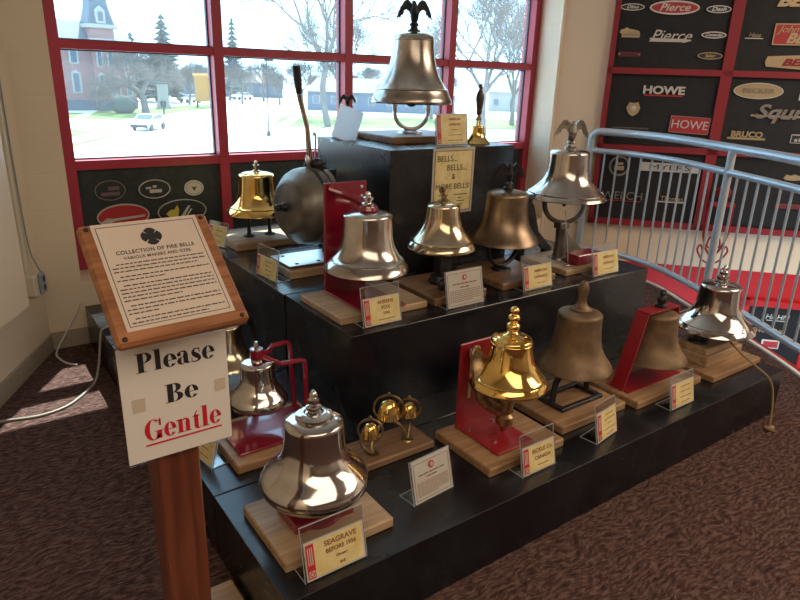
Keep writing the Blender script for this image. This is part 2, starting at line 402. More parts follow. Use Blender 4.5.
obj('arrow', MB().prism([(-.16,-.006),(-.15,-.020),(-.16,-.034),(.10,-.034),(.10,-.040),(.165,-.022),(.10,-.006),(.10,-.010)], -.004, 0), W_, t)
t = badge('dark red bar badge at lower left of the first panel', .564, 1.781); obj('plate', MB().rbox(-.09,.09,-.008,0,-.02,.02,.004), mat('oxblood',(.10,.015,.018),.4), t)
obj('rivet', MB().ell((-.078,-.009,0),(.008,.004,.008)), M['badge_grey'], t); obj('rivet', MB().ell((.078,-.009,0),(.008,.004,.008)), M['badge_grey'], t)
t_badge('silver block letters HOWE with red underline on the second panel', .874, 1.510, 'HOWE', .085, W_, bold=.003, sx=1.25, under=(.15,-.045,.012,Rr))
t = badge('small silver shield badge on the second panel', .657, 1.356, name='shield_badge')
obj('shield', MB().prism([(-.035,.056),(0,.048),(.035,.056),(.045,.03),(.055,.012),(.045,-.02),(.03,-.04),(0,-.056),(-.03,-.04),(-.045,-.02),(-.055,.012),(-.045,.03)], -.010, 0), G_, t)
obj('emblem', MB().ell((0,-.010,.004),(.022,.006,.024)), W_, t)
t = badge('long dark bar badge low on the second panel just above the railing', .654, 1.193); obj('bar', MB().rbox(-.146,.146,-.008,0,-.015,.015,.004), D_, t)
obj('rim', MB().box(-.146,.146,-.010,-.008,.011,.015).box(-.146,.146,-.010,-.008,-.015,-.011), M['badge_grey'], t)
t = badge('red rectangular plate badge with silver letters HOWE', 1.117, 1.247); t.rotation_euler = (0, R_(2), R_(-47))
obj('plate', MB().rbox(-.156,.156,-.010,0,-.068,.068,.004), Rr, t)
obj('rim', MB().box(-.156,.156,-.013,-.010,.062,.068).box(-.156,.156,-.013,-.010,-.068,-.062).box(-.156,-.150,-.013,-.010,-.068,.068).box(.150,.156,-.013,-.010,-.068,.068), M['badge_grey'], t)
text('lettering', 'HOWE', .095, W_, t, (0,-.012,0), ext=.002)
t = badge('large gold letters BEAN with flame edge at the very top right of the photo', 1.79, 2.19)
text('lettering', 'BEAN', .12, G_, t, (0,-.006,0), ext=.005, shear=.3, bold=.006, sx=1.3)
t_badge('small silver script badge at left of the red rectangle plate in the top right panel', 1.479, 1.942, 'Haas', .045, G_, shear=.3, under=(.066,-.026,.007,W_))
t = badge('red rectangular plate badge reading John BEAN in gold', 1.832, 1.952)
obj('plate', MB().rbox(-.219,.219,-.010,0,-.078,.078,.004), Rr, t)
obj('rim', MB().box(-.219,.219,-.013,-.010,.070,.078).box(-.219,.219,-.013,-.010,-.078,-.070).box(-.219,-.211,-.013,-.010,-.078,.078).box(.211,.219,-.013,-.010,-.078,.078), G_, t)
text('lettering', 'BEAN', .10, G_, t, (.02,-.012,-.03), ext=.002, shear=.3, bold=.004, sx=1.15); text('lettering', 'John', .07, G_, t, (-.12,-.012,.035), ext=.002, shear=.4, sx=1.1)
t = badge('pointed gold plate badge reading BEAN in dark red above the red rail', 1.855, 1.752)
obj('plate', MB().prism([(-.264,.0),(-.25,.04),(-.03,.052),(.25,.04),(.264,0),(.25,-.036),(0,-.052),(-.25,-.036)], -.010, 0), G_, t); text('lettering', 'BEAN', .07, mat('dark_red_letter',(.25,.015,.02),.4), t, (0,-.012,-.004), ext=.002, shear=.3, bold=.003, sx=1.6)
o_badge('oval cream badge reading BECKER in the lower right panel', 1.588, 1.532, .184, .062, G_, W_, 'BECKER', .05, M['badge_grey'], .12, 0, 1.35)
t_badge('large dull silver lettering badge reading Squrt', 1.80, 1.372, 'Squrt', .15, M['badge_grey'], shear=.3, bold=.004, sx=1.25, under=(.23,-.035,.014,G_))
t = badge('small plate badge at the right edge of the photo above the large silver script', 1.985, 1.50); obj('plate', MB().rbox(-.09,.09,-.008,0,-.03,.03,.004), W_, t); obj('field', MB().box(-.08,.08,-.010,-.008,-.022,.022), D_, t)
t_badge('gold block letters BRUCO on a bar above the railing', 1.568, 1.192, 'BRUCO', .062, G_, bold=.002, sx=1.15, under=(.144,-.04,.017,G_))
t = badge('small dark plate badge with silver rim at right above the railing', 1.98, 1.175); obj('plate', MB().rbox(-.08,.08,-.008,0,-.035,.035,.004), W_, t); obj('field', MB().box(-.073,.073,-.010,-.008,-.028,.028), D_, t)
obj('mark', MB().box(-.05,-.03,-.012,-.010,-.02,.0).box(-.02,0,-.012,-.010,-.02,.006).box(.01,.03,-.012,-.010,-.02,.0), W_, t)
t = badge('round grey badge behind the left railing bars', .612, .885, name='round_badge')
obj('rim', oval(.086,.086,-.010,0,inner=.2), M['badge_grey'], t); obj('mark', MB().box(-.04,.04,-.008,0,-.035,.0).box(-.03,.03,-.008,0,.01,.03), G_, t)
t = badge('long cream plate badge with dark letters MYERS behind the railing', 1.019, .893); obj('plate', MB().rbox(-.24,.24,-.008,0,-.036,.036,.003), W_, t); text('lettering', 'MYERS', .06, D_, t, (0,-.010,0), ext=.002, sx=1.9)
t_badge('thin outlined letters WELCH with red underline behind the railing', .670, .630, 'WELCH', .095, M['badge_grey'], sx=1.05, under=(.158,-.045,.006,Rr))
t_badge('silver lettering Thomas behind the middle railing bars', 1.079, .630, 'Thomas', .058, G_, under=(.105,-.032,.010,W_))
t = badge('small gold relief badge behind the railing at the right edge', 1.986, .870); obj('relief', MB().prism([(-.075,-.01),(-.055,.02),(-.02,.012),(.01,.026),(.04,.014),(.075,.02),(.06,-.02),(0,-.028),(-.05,-.024)], -.008, 0), G_, t)
t = badge('dull red bar badge behind the railing at the right edge', 1.992, .629); obj('plate', MB().rbox(-.098,.098,-.008,0,-.020,.020,.003), mat('faded_red',(.16,.02,.02),.5), t)
t_badge('silver script badge reading HAHN on the lowest panel', 2.113, -.344, 'HAHN', .065, W_, lower=True, shear=.2, under=(.08,-.036,.006,W_))
t_badge('gold letters THOROUGH on the lowest panel under the railing', 2.07, -.478, 'THOROUG', .055, G_, lower=True)
t = badge('small red and silver plate badge on the lowest panel', 2.110, -.601, True); obj('plate', MB().rbox(-.073,.073,-.008,0,-.04,.04,.003), W_, t); obj('field', MB().box(-.06,.06,-.010,-.008,-.028,.028), Rr, t)
# ovals on the slate panel under the window
def wb(label, x, z):
    t = thing('oval_badge', label, 'badge', (x*ky*1.003, wyw+.029, zw(z)-.003), 0); t.scale = (ky,1,ky); return t
t = wb('thin grey oval badge with a dark engine picture, leftmost under the window', .767, .889); obj('plate', oval(.083,.058,-.008,0), M['panel_green'], t); obj('rim', oval(.083,.058,-.012,0,inner=.08), M['badge_grey'], t)
obj('mark', MB().box(-.05,.05,-.010,-.008,-.03,-.01).box(-.01,.05,-.010,-.008,.0,.022), mat('mauve_mark',(.16,.10,.11),.5), t)
t = wb('white rimmed oval badge with small white picture under the window', 1.012, .88); obj('plate', oval(.092,.056,-.008,0), M['panel_green'], t); obj('rim', oval(.092,.056,-.012,0,inner=.10), W_, t)
obj('mark', MB().box(-.03,.04,-.010,-.008,-.022,-.002).box(-.05,-.02,-.010,-.008,.002,.014).box(-.01,.012,-.010,-.008,.008,.022), W_, t)
t = wb('small round cream badge, rightmost of the upper three under the window', 1.246, .87); obj('plate', oval(.059,.047,-.008,0), W_, t); obj('ring', oval(.050,.039,-.010,0,inner=.08), M['badge_grey'], t)
obj('mark', MB().prism([(-.018,.012),(0,-.018),(.018,.012),(0,.004)], -.010,-.008), D_, t)
t = wb('large red oval badge half hidden by the top of the sign', .823, .735); obj('plate', oval(.145,.072,-.010,0), Rr, t); obj('rim', oval(.145,.072,-.014,0,inner=.10), W_, t)
obj('stripe', MB().prism([(-.13,-.03),(-.09,-.004),(-.06,-.01),(.12,.0),(.12,-.012),(-.05,-.024),(-.10,-.05)], -.013,-.010), W_, t)
t = wb('large oval badge with yellow leaf mark peeking over the sign', 1.164, .735); obj('plate', oval(.148,.072,-.010,0), M['panel_green'], t); obj('rim', oval(.148,.072,-.014,0,inner=.07), W_, t)
obj('leaf', MB().prism([(-.10,-.01),(-.07,.014),(-.05,.012),(-.03,.04),(-.02,.01),(-.03,-.03),(-.08,-.03)], -.013,-.010), mat('leaf_yellow',(.6,.5,.08),.5), t)
obj('stripe', MB().prism([(-.01,-.03),(.01,-.03),(.05,.03),(.035,.03)], -.013,-.010).prism([(.02,-.03),(.03,-.03),(.06,.01),(.05,.01)], -.013,-.010), W_, t)

# ------------------------------------------------------------------ black tiers
def stage(label, x0, x1, y0, y1, z0, z1, group=None):
    cx, cy = (x0+x1)/2, (y0+y1)/2
    t = obj('stage_box', MB().rbox(x0-cx, x1-cx, y0-cy, y1-cy, 0, z1-z0, .002), M['black'], None, loc=(cx,cy,z0))
    tag(t, label, 'display platform', group); return t
stage('long low black platform forming the front of the bottom tier', .55, 3.25, 1.22, 1.760, 0, .235)
stage('low black platform behind the front one, beneath the leftmost bells', .55, 3.24, 1.766, 2.516, 0, .235)
stage('low black platform beside the window end of the bottom tier', .55, 3.24, 2.524, 3.214, 0, .235)
stage('low black platform touching the window wall behind the sign', .55, 3.24, 3.222, 3.88, 0, .235)
stage('tall black box forming the front of the middle tier', 1.18, 3.08, 1.94, 2.516, .235, .6)
stage('black box in the middle tier carrying the gong', 1.175, 3.08, 2.524, 3.214, .235, .6)
stage('black box at the back of the middle tier carrying the brass bell', 1.175, 3.08, 3.222, 3.86, .235, .6)
stage('topmost black box carrying the largest eagle bell', 1.745, 2.56, 2.526, 3.25, .6, 1.22)

# ------------------------------------------------------------------ bell parts
def bell_prof(R, h, rc, kind='fire', rings=()):
    F = {'fire': [(.12,.01),(.3,.05),(.45,.115),(.6,.23),(.72,.41),(.82,.62),(.9,.82),(.96,.95),(1,1)],
         'bulb': [(.12,.01),(.3,.045),(.44,.12),(.56,.28),(.65,.52),(.73,.76),(.80,.92),(.87,1.0),(.93,.98),(1,.90)],
         'lip':  [(.12,.02),(.3,.09),(.45,.20),(.58,.36),(.68,.54),(.76,.70),(.80,.80),(.84,.83),(.90,.92),(.96,1.0),(1,1)],
         'flare':[(.12,.01),(.35,.05),(.5,.12),(.62,.24),(.72,.42),(.80,.60),(.88,.80),(.95,.95),(1,1)],
         'cone': [(.12,.05),(.3,.18),(.5,.36),(.7,.58),(.85,.79),(.93,.92),(1,1)]}[kind]
    p = [(0,1.05*h),(rc*.35,1.045*h),(rc*.72,1.022*h),(rc*.93,.995*h),(rc*.995,.97*h),(rc,.93*h)]
    top = .93*h
    for t, f in F: p.append((rc+(R-rc)*f, top*(1-t)))
    o = []
    for i, (r, z) in enumerate(p):
        o.append((r, z))
    for zr, d in rings:                                   # raised beads
        for j in range(len(o)-1):
            (r0,z0),(r1,z1) = o[j], o[j+1]
            if z0 >= zr*h >= z1 and z0 != z1:
                k = (z0-zr*h)/(z0-z1); r = r0+(r1-r0)*k; e = .012*h
                o[j+1:j+1] = [(r-.0, zr*h+e*1.2),(r+d, zr*h+e*.6),(r+d, zr*h-e*.6),(r+(r1-r0)*.05, zr*h-e*1.2)]
                break
    th = R*.05
    o.append((R*.985 if kind != 'bulb' else o[-1][0]-.004, -.012*h)); r_in = o[-1][0]-th
    o.append((r_in, -.010*h)); o.append((r_in-.01*R, .03*h))
    for t, f in reversed(F[:-1]): o.append((max(rc+(R-rc)*f-th*1.1, .01), top*(1-t)))
    o.append((rc*.8,.9*h)); o.append((0,.95*h))
    return o
def bell_body(root, R, h, rc, z, m, kind='fire', rings=(), x=0, y=0, name='bell', n=72, label=None):
    return obj(name, MB().lathe(bell_prof(R,h,rc,kind,rings), n), m, root, True, (x,y,z), label=label, sharp=50)
def clapper(root, R, h, z, x=0, y=0, low=.04, m=None):
    mb = MB().tube([(0,0,h*.9),(0,0,h*.15)], R*.04, 8); mb.ell((0,0,h*.05-low*.3),(R*.17,R*.17,R*.17)); mb.tube([(0,0,h*.0),(0,0,-low)], R*.05, 8)
    return obj('clapper', mb, m or M['dark_metal'], root, True, (x,y,z))
def finial(root, r, h, z, m, kind='acorn', x=0, y=0):
    P = {'acorn': [(0,0),(1.9,0),(1.9,.06),(1.2,.12),(1.1,.2),(1.5,.24),(1.5,.34),(.9,.40),(.8,.46),(1.1,.5),(1.1,.62),(.8,.66),(.6,.70),(.85,.74),(.8,.84),(.5,.94),(0,1)],
         'balls': [(0,0),(2.0,0),(1.9,.06),(1.0,.12),(.7,.20),(1.0,.26),(1.15,.34),(1.0,.43),(.6,.48),(.85,.54),(1.0,.62),(.85,.70),(.5,.75),(.7,.80),(.75,.88),(.5,.96),(0,1)],
         'nut': [(0,0),(1.6,0),(1.6,.15),(.9,.2),(.9,.4),(1.3,.42),(1.3,.62),(.7,.66),(.7,.85),(.4,1),(0,1)],
         'knob': [(0,0),(2.2,0),(2.2,.08),(1.4,.16),(1.0,.28),(.8,.45),(1.1,.6),(1.2,.72),(1.0,.85),(.5,.96),(0,1)]}[kind]
    return obj('finial', MB().lathe([(a*r, b*h) for a, b in P], 28), m, root, True, (x,y,z), sharp=40)
def eagle(root, s, z, m, x=0, y=0, rot=R_(-35.9), spread=.70, droop=.35, name='eagle_finial'):
    Mx = Matrix.Rotation(rot, 4, 'Z')
    mb = MB()
    mb.lathe([(0,0),(.20*s,0),(.20*s,.06*s),(.13*s,.09*s),(.11*s,.17*s),(.16*s,.20*s),(.12*s,.27*s),(0,.30*s)], 20)
    mb.tube([Mx@Vector(p) for p in ((.02*s,.18*s,.16*s),(0,.10*s,.28*s),(0,.02*s,.42*s),(0,-.03*s,.58*s),(0,-.05*s,.70*s),(-.01*s,-.07*s,.80*s),(-.03*s,-.12*s,.84*s),(-.05*s,-.18*s,.80*s))], [.05*s,.09*s,.135*s,.15*s,.10*s,.075*s,.07*s,.012*s], 12)
    for sg in (-1, 1):
        w = [(.05,.60),(.18,.84),(.38,.95),(.58,.91),(.78,.74),(.92,.55),(1.0,.66-droop),(.86,.46),(.82,.40),(.74,.52),(.68,.48),(.60,.63),(.46,.66),(.34,.62),(.22,.52),(.08,.44)]
        sw = Matrix.Rotation(sg*.25, 4, 'Z')
        mb.prism([(sg*a*spread*s*.85, b*s) for a, b in w], -.035*s, .035*s, Mx@sw)
        w2 = [(.06,.58),(.18,.80),(.36,.91),(.55,.87),(.72,.74),(.58,.76),(.42,.79),(.26,.70),(.12,.54)]
        mb.prism([(sg*a*spread*s*.85, b*s) for a, b in w2], -.055*s, .055*s, Mx@sw)
    return obj(name, mb, m, root, True, (x,y,z), sharp=25)
def board(root, x0, x1, y0, y1, z0, z1, m, name='wood_base', b=.005): return obj(name, MB().rbox(x0,x1,y0,y1,z0,z1,b), m, root)
def lpath(r, c, a0, a1, n=14, ax=(1,0)):
    return [(c[0]+r*math.cos(R_(a0+(a1-a0)*k/n))*ax[0], c[1]+r*math.cos(R_(a0+(a1-a0)*k/n))*ax[1], c[2]+r*math.sin(R_(a0+(a1-a0)*k/n))) for k in range(n+1)]
BELLS = 'fire engine bells mounted on wooden bases'
Z1, Z2, Z3 = .2355, .6005, 1.2205

# 1 seagrave silver bell, front left
t = thing('fire_bell', 'large silver bell with bulging rim at the front left corner of the bottom tier', 'bell', (.77,1.475,Z1), 0, BELLS)
board(t, -.175,.19,-.155,.15,0,.034, M['oak_pale'])
mb = MB().lathe([(0,.034),(.085,.034),(.085,.05),(.06,.06),(.035,.08),(.03,.2),(0,.2)], 28); mb.rbox(-.10,.10,-.07,.07,.034,.062,.006)
obj('base_casting', mb, M['maroon'], t, True)
bell_body(t, .166, .226, .088, .134, M['silver'], 'bulb')
obj('cap_ring', MB().lathe([(.055,.0),(.055,.012),(.04,.02),(.03,.02),(.03,0)], 28), M['silver'], t, True, (0,0,.366))
finial(t, .015, .080, .376, M['silver'], 'acorn')
# 2 chrome bell on red tube bracket
t = thing('fire_bell', 'small chrome bell hung from a red tube bracket, behind the front left silver bell', 'bell', (.83,2.03,Z1), 0, BELLS)
board(t, -.17,.22,-.20,.12,0,.034, M['oak'])
obj('base_plate', MB().rbox(-.14,.20,-.15,.08,.034,.044,.003), M['maroon'], t)
bell_body(t, .109, .168, .062, .142, M['silver'], 'bulb')
clapper(t, .109, .158, .142, low=.02)
mb = MB()
mb.tube(catmull([(-.01,0,.345),(.05,.03,.325),(.10,.09,.318)],5)+[(.165,.10,.315),(.178,.10,.305),(.18,.10,.285),(.18,.07,.045)], .010, 10)
mb.tube(catmull([(-.01,0,.345),(.04,-.015,.318),(.085,-.02,.288)],5)+[(.165,-.02,.285),(.182,-.02,.277),(.185,-.02,.258),(.185,-.025,.044)], .010, 10)
mb.lathe([(0,.325),(.024,.325),(.024,.362),(0,.362)], 20)
obj('tube_bracket', mb, M['maroon'], t, True)
finial(t, .014, .075, .315, M['silver'], 'nut')
# 3 mostly hidden bell
t = thing('fire_bell', 'brass bell with black bracket mostly hidden behind the sign and small chrome bell', 'bell', (.87,2.445,Z1), 0, BELLS)
board(t, -.18,.16,-.16,.16,0,.03, M['oak_dark'])
bell_body(t, .128, .175, .063, .135, M['pale_brass'], 'fire'); clapper(t, .128, .175, .135, low=.03)
obj('bracket', MB().tube(catmull([(0,0,.325),(.03,.0,.36),(.09,.02,.34),(.13,.04,.26),(.14,.06,.14),(.13,.06,.03)],6), .018, 10, flat=.6), M['dark_metal'], t, True)
finial(t, .014, .06, .318, M['pale_brass'], 'nut')
# 4 triple trolley bells
t = thing('triple_bell', 'set of three small brass bells in wire hoops on a wooden base', 'bell', (1.195,1.69,Z1))
board(t, -.155,.15,-.085,.075,0,.028, M['oak_dark'])
st = MB()
for (x, y, z, r) in ((-.085,.0,.105,.045),(.015,.03,.150,.056),(.105,.025,.125,.044)):
    st.tube([(x+r*math.cos(2*PI*k/24)*.81, y-r*math.cos(2*PI*k/24)*.586, z+r*math.sin(2*PI*k/24)) for k in range(25)], .0042, 8)
    st.ell((x,y,z+r+.006),(.006,.006,.008))
st.tube(catmull([(-.095,-.035,.030),(-.09,-.02,.06),(-.05,0,.10),(-.01,.02,.11),(.03,.02,.10),(.06,.0,.07),(.07,-.02,.03)],6), .0055, 8)
st.tube(catmull([(.07,-.02,.03),(.09,.0,.06),(.11,.02,.08)],5), .005, 8); st.tube(catmull([(-.095,-.035,.03),(-.12,-.01,.05),(-.125,.0,.08),(-.12,.0,.10)],5), .005, 8)
st.lathe([(0,.028),(.024,.028),(.022,.033),(0,.035)], 16, Matrix.Translation((-.095,-.035,0))); st.lathe([(0,.028),(.026,.028),(.022,.033),(0,.035)], 16, Matrix.Translation((.07,-.02,0)))
obj('hoop_stand', st, M['antique'], t, True)
for (x, y, z, r) in ((-.085,.0,.082,.030),(.015,.03,.118,.040),(.105,.025,.100,.031)):
    r *= 1.12
    obj('small_bell', MB().lathe([(0,1.55*r),(.35*r,1.5*r),(.65*r,1.25*r),(.82*r,.8*r),(.92*r,.3*r),(r,0),(.92*r,0),(.8*r,.6*r),(0,1.4*r)], 28), M['brass'], t, True, (x,y,z))
# 5 brass bell on red L bracket
t = thing('fire_bell', 'shiny brass bell with ball finial in front of an upright red steel bracket', 'bell', (1.585,1.49,Z1), 0, BELLS)
board(t, -.20,.185,-.145,.165,0,.034, M['oak'])
obj('red_bracket', MB().rbox(-.12,.065,.135,.145,.04,.385,.003).rbox(-.12,.065,-.10,.145,.034,.044,.003), M['red'], t)
for p in ((-.09,.09),(.03,.09),(-.07,-.03),(.03,-.07)): obj('bolt', MB().lathe([(0,.052),(.007,.050),(.008,.044)], 10), M['alu'], t, loc=(p[0],p[1],0))
bell_body(t, .146, .184, .075, .255, M['brass'], 'lip', ((.17,.003),(.90,.002)))
finial(t, .023, .118, .440, M['brass'], 'balls')
mb = MB(); mb.tube(catmull([(-.05,.13,.34),(-.08,.10,.36),(-.10,.06,.33),(-.11,.03,.26),(-.09,.02,.20),(-.03,.0,.15),(.02,0,.12)],6), [.012,.016,.02,.024,.028]+[.026]*32, 10, flat=.55)
mb.lathe([(0,.05),(.010,.055),(.018,.08),(.034,.09),(.034,.12),(.022,.13),(.03,.16),(.035,.20),(.02,.24),(0,.26)], 16, Matrix.Translation((.0,0,0)))
obj('ornate_yoke', mb, M['antique'], t, True)
obj('hook', MB().tube(catmull([(-.10,.10,.18),(-.105,.09,.28),(-.10,.09,.36),(-.085,.09,.385),(-.065,.09,.36),(-.06,.09,.28)],6), .008, 8), M['pale_brass'], t, True)
# 6 dull bronze bell
t = thing('fire_bell', 'dull bronze bell on a black iron frame between brass and red strapped bells', 'bell', (2.04,1.555,Z1), 0, BELLS)
board(t, -.215,.185,-.155,.165,0,.034, M['oak'])
bell_body(t, .158, .238, .090, .192, M['patina'], 'fire'); clapper(t, .158, .2, .192, low=.02)
fr = MB(); fr.rbox(-.12,.12,-.075,-.055,.034,.052,.003); fr.rbox(-.12,.12,.055,.075,.034,.052,.003); fr.rbox(-.13,-.105,-.075,.075,.034,.05,.003); fr.rbox(.105,.13,-.075,.075,.034,.05,.003)
fr.tube([(-.11,0,.045),(-.10,0,.13),(-.03,0,.22)], .013, 8); fr.tube([(.11,0,.045),(.10,0,.13),(.03,0,.22)], .013, 8); fr.tube([(0,0,.2),(0,0,.4)], .012, 8); fr.tube([(-.04,0,.215),(.04,0,.215)], .014, 8)
obj('iron_frame', fr, M['dark_metal'], t, True)
finial(t, .020, .13, .435, M['patina'], 'knob')
# 7 brown bell with strap
t = thing('fire_bell', 'brown patinated bell under a wide red strap bracket', 'bell', (2.53,1.50,Z1), 0, BELLS)
board(t, -.27,.22,-.135,.14,0,.034, M['oak'])
bell_body(t, .150, .215, .084, .138, M['patina'], 'fire'); clapper(t, .15, .2, .138, low=.02)
fl = MB(); L = [(-.235,.036),(-.185,.18),(-.13,.372),(.095,.372),(.102,.335)]
th = .007
for (a, b) in zip(L, L[1:]):
    d = Vector((b[0]-a[0], b[1]-a[1])).normalized(); n = Vector((-d.y, d.x))*th
    fl.prism([a, b, (b[0]+n.x, b[1]+n.y), (a[0]+n.x, a[1]+n.y)], -.032, .032)
fl.box(-.235,.16,-.06,.06,.034,.040)
obj('strap_bracket', fl, M['red'], t)
obj('knob', MB().lathe([(0,0),(.026,0),(.026,.012),(.016,.018),(.022,.03),(.02,.045),(.012,.055),(.016,.065),(.01,.08),(0,.084)], 20), M['dark_metal'], t, True, (0,0,.378))
# 8 silver bell right end
t = thing('fire_bell', 'polished silver bell on stacked boards at the right end of the bottom tier', 'bell', (3.0,1.485,Z1), 0, BELLS)
board(t, -.205,.235,-.155,.10,0,.03, M['oak'])
b_ = board(t, -.14,.185,-.075,.12,.03,.085, M['oak_pale'], 'riser_block'); board(t, -.13,.16,-.06,.11,.085,.118, M['oak_pale'], 'riser_block')
bell_body(t, .190, .217, .094, .196, M['silver'], 'flare', ((.12,.003),)); clapper(t, .18, .18, .205, low=.035)
mb = MB(); mb.tube([(-.06,.03,.118),(-.05,.02,.16),(-.02,.0,.20),(-.01,0,.26)], [.034,.028,.024,.02], 12); mb.lathe([(0,.118),(.05,.118),(.046,.13),(0,.135)], 20, Matrix.Translation((-.06,.03,0)))
obj('pedestal', mb, M['dark_metal'], t, True)
finial(t, .019, .095, .418, M['silver'], 'acorn')
cord = catmull([(3.0,1.485,.44),(3.0,1.42,.40),(3.0,1.33,.345),(3.02,1.26,.30),(3.07,1.20,.235),(3.09,1.175,.13),(3.06,1.15,.012),(3.03,1.14,.008),(3.05,1.12,.006)], 8)
obj('pull_cord', MB().tube([tuple(p-Vector((3.0,1.485,Z1))) for p in cord], .005, 8), M['cord'], t, True)
obj('cord_knot', MB().ell((.045,-.35,.015-Z1),(.024,.012,.012)).ell((.03,-.34,.014-Z1),(.012,.018,.01)), M['cord'], t, True)

# 9 brass bell back left
t = thing('fire_bell', 'bright brass bell on two short posts at the back left by the window', 'bell', (1.47,3.475,Z2), 0, BELLS)
board(t, -.20,.36,-.15,.18,0,.04, M['oak_pale'])
bell_body(t, .182, .225, .100, .178, M['brass'], 'flare', ((.16,.003),)); clapper(t, .15, .22, .178, low=.05)
for x in (-.06,.07): obj('post', MB().lathe([(0,.04),(.034,.04),(.03,.048),(.012,.056),(.009,.11),(.013,.12),(.013,.24),(0,.24)], 16), M['dark_metal'], t, True, (x,0,0))
obj('yoke_bar', MB().tube([(-.07,0,.235),(.08,0,.235)], .012, 8), M['dark_metal'], t, True)
finial(t, .014, .065, .41, M['pale_brass'], 'nut')
# 10 gong
t = thing('gong_bell', 'large dark gong bell on its side with a long lever handle', 'bell', (1.50,2.86,Z2))
board(t, -.20,.24,-.15,.12,0,.042, M['oak_pale'])
obj('mounting_plate', MB().rbox(-.19,.23,-.13,.10,.052,.060,.002), M['alu'], t)
mb = MB()
for p in ((-.14,-.10),(-.02,-.10),(-.14,.06),(.10,-.10)): obj('bolt', MB().lathe([(0,.064),(.010,.062),(.011,.058)], 10), M['screw'], t, loc=(p[0],p[1],0))
gd = Vector((-.99,-.10,.05)).normalized(); q = gd.to_track_quat('Z','Y').to_matrix().to_4x4()
gp = [(0,.100),(.11,.100),(.131,.097),(.139,.090),(.146,.078),(.172,.058),(.186,.030),(.191,.005),(.192,-.004),(.180,-.010),(.180,-.017),(.194,-.022),(.197,-.05),(.188,-.058),(.188,-.064),(.196,-.070),(.198,-.095),(.190,-.100),(.185,-.06),(.172,.03),(.13,.08),(0,.1)]
obj('gong', MB().lathe(gp, 64), M['gong'], t, True, (-.045,.0,.322), q.to_euler(), sharp=40)
obj('centre_knob', MB().lathe([(0,.165),(.010,.163),(.018,.15),(.017,.135),(.012,.13),(.02,.118),(.024,.11)], 20), M['dark_metal'], t, True, (-.045,0,.322), q.to_euler())
mb = MB(); mb.rbox(.08,.13,-.03,.05,.06,.50,.006); mb.tube([(.0,.02,.33),(.10,.02,.33)], .03, 12); mb.rbox(.02,.14,-.01,.03,.47,.50,.004)
mb.ell((.02,-.02,.53),(.034,.03,.03)).ell((.055,-.03,.49),(.024,.02,.03)).ell((.0,.0,.49),(.02,.02,.02)).tube([(.05,0,.36),(.06,-.04,.46)], .018, 8).tube([(-.04,0,.53),(.08,.0,.53)], .010, 8)
obj('striker_mechanism', mb, M['dark_metal'], t, True)
obj('lever_handle', MB().tube([(-.005,.0,.51),(-.010,-.0,.58),(-.018,0,.70),(-.055,0,.84),(-.07,0,.975)], [.012,.014,.012,.013,.017], 12), M['nickel_bronze'], t, True)
obj('lever_grip', MB().tube([(-.058,0,.86),(-.064,0,.92),(-.0705,0,.985)], [.0145,.019,.018], 12), M['dark_metal'], t, True)
obj('pull_rod', MB().tube(catmull([(.02,0,.52),(.024,0,.60),(.026,0,.66),(.02,0,.68),(.012,0,.665)],5), .005, 8), M['alu'], t, True)
obj('rod_clevis', MB().ell((-.015,0,.54),(.016,.014,.04)).ell((.012,0,.515),(.02,.014,.02)), M['alu'], t, True)
# 11 silver bell on maroon plate
t = thing('fire_bell', 'silver bell hanging before a tall maroon plate on the middle tier left corner', 'bell', (1.423,2.215,Z2), 0, BELLS)
board(t, -.22,.22,-.155,.20,0,.030, M['oak_pale'])
mb = MB().rbox(-.115,.10,.165,.177,.03,.515,.004).rbox(-.115,.10,-.19+.03,.177,.030,.040,.004)
mb.tube(catmull([(-.09,.165,.49),(-.04,.12,.47),(0,.06,.45),(.0,.0,.435)],6), .016, 10); mb.lathe([(0,.415),(.04,.415),(.045,.425),(.04,.44),(0,.445)], 24)
obj('maroon_bracket', mb, M['maroon'], t, True)
for p in ((-.085,.49),(.07,.49),(.07,.45)): obj('bolt', MB().ell((p[0],.162,p[1]),(.008,.005,.008)), M['alu'], t)
bell_body(t, .181, .241, .104, .170, M['silver_worn'], 'flare', ((.17,.003),)); clapper(t, .17, .2, .186, low=.02)
finial(t, .018, .055, .443, M['silver'], 'nut')
# 12 centre bell
t = thing('fire_bell', 'silver brass bell with stepped lip in the centre, below the bells poster', 'bell', (1.838,2.225,Z2), 0, BELLS)
board(t, -.165,.14,-.18,.155,0,.036, M['oak_dark'])
bell_body(t, .159, .203, .076, .208, M['pale_brass'], 'lip', ((.17,.003),)); clapper(t, .15, .18, .215, low=.02)
mb = MB().lathe([(0,.036),(.05,.036),(.055,.05),(.045,.075),(.02,.09),(.018,.3),(0,.3)], 20); mb.rbox(-.02,.05,-.03,.03,.036,.20,.005); mb.ell((-.06,-.10,.062),(.03,.02,.03))
obj('pedestal', mb, M['dark_metal'], t, True)
mb = MB().lathe([(0,0),(.03,0),(.028,.012),(.014,.02),(.012,.035),(.018,.04),(.01,.055),(0,.06)], 20).tube([(0,0,.045),(-.01,0,.075)], [.012,.008], 8)
mb.tube(catmull([(0,0,.03),(-.02,0,.05),(-.028,0,.07)],4), .005, 6).tube(catmull([(0,0,.03),(.02,0,.05),(.03,0,.062)],4), .005, 6)
obj('finial', mb, M['antique'], t, True, (0,0,.415))
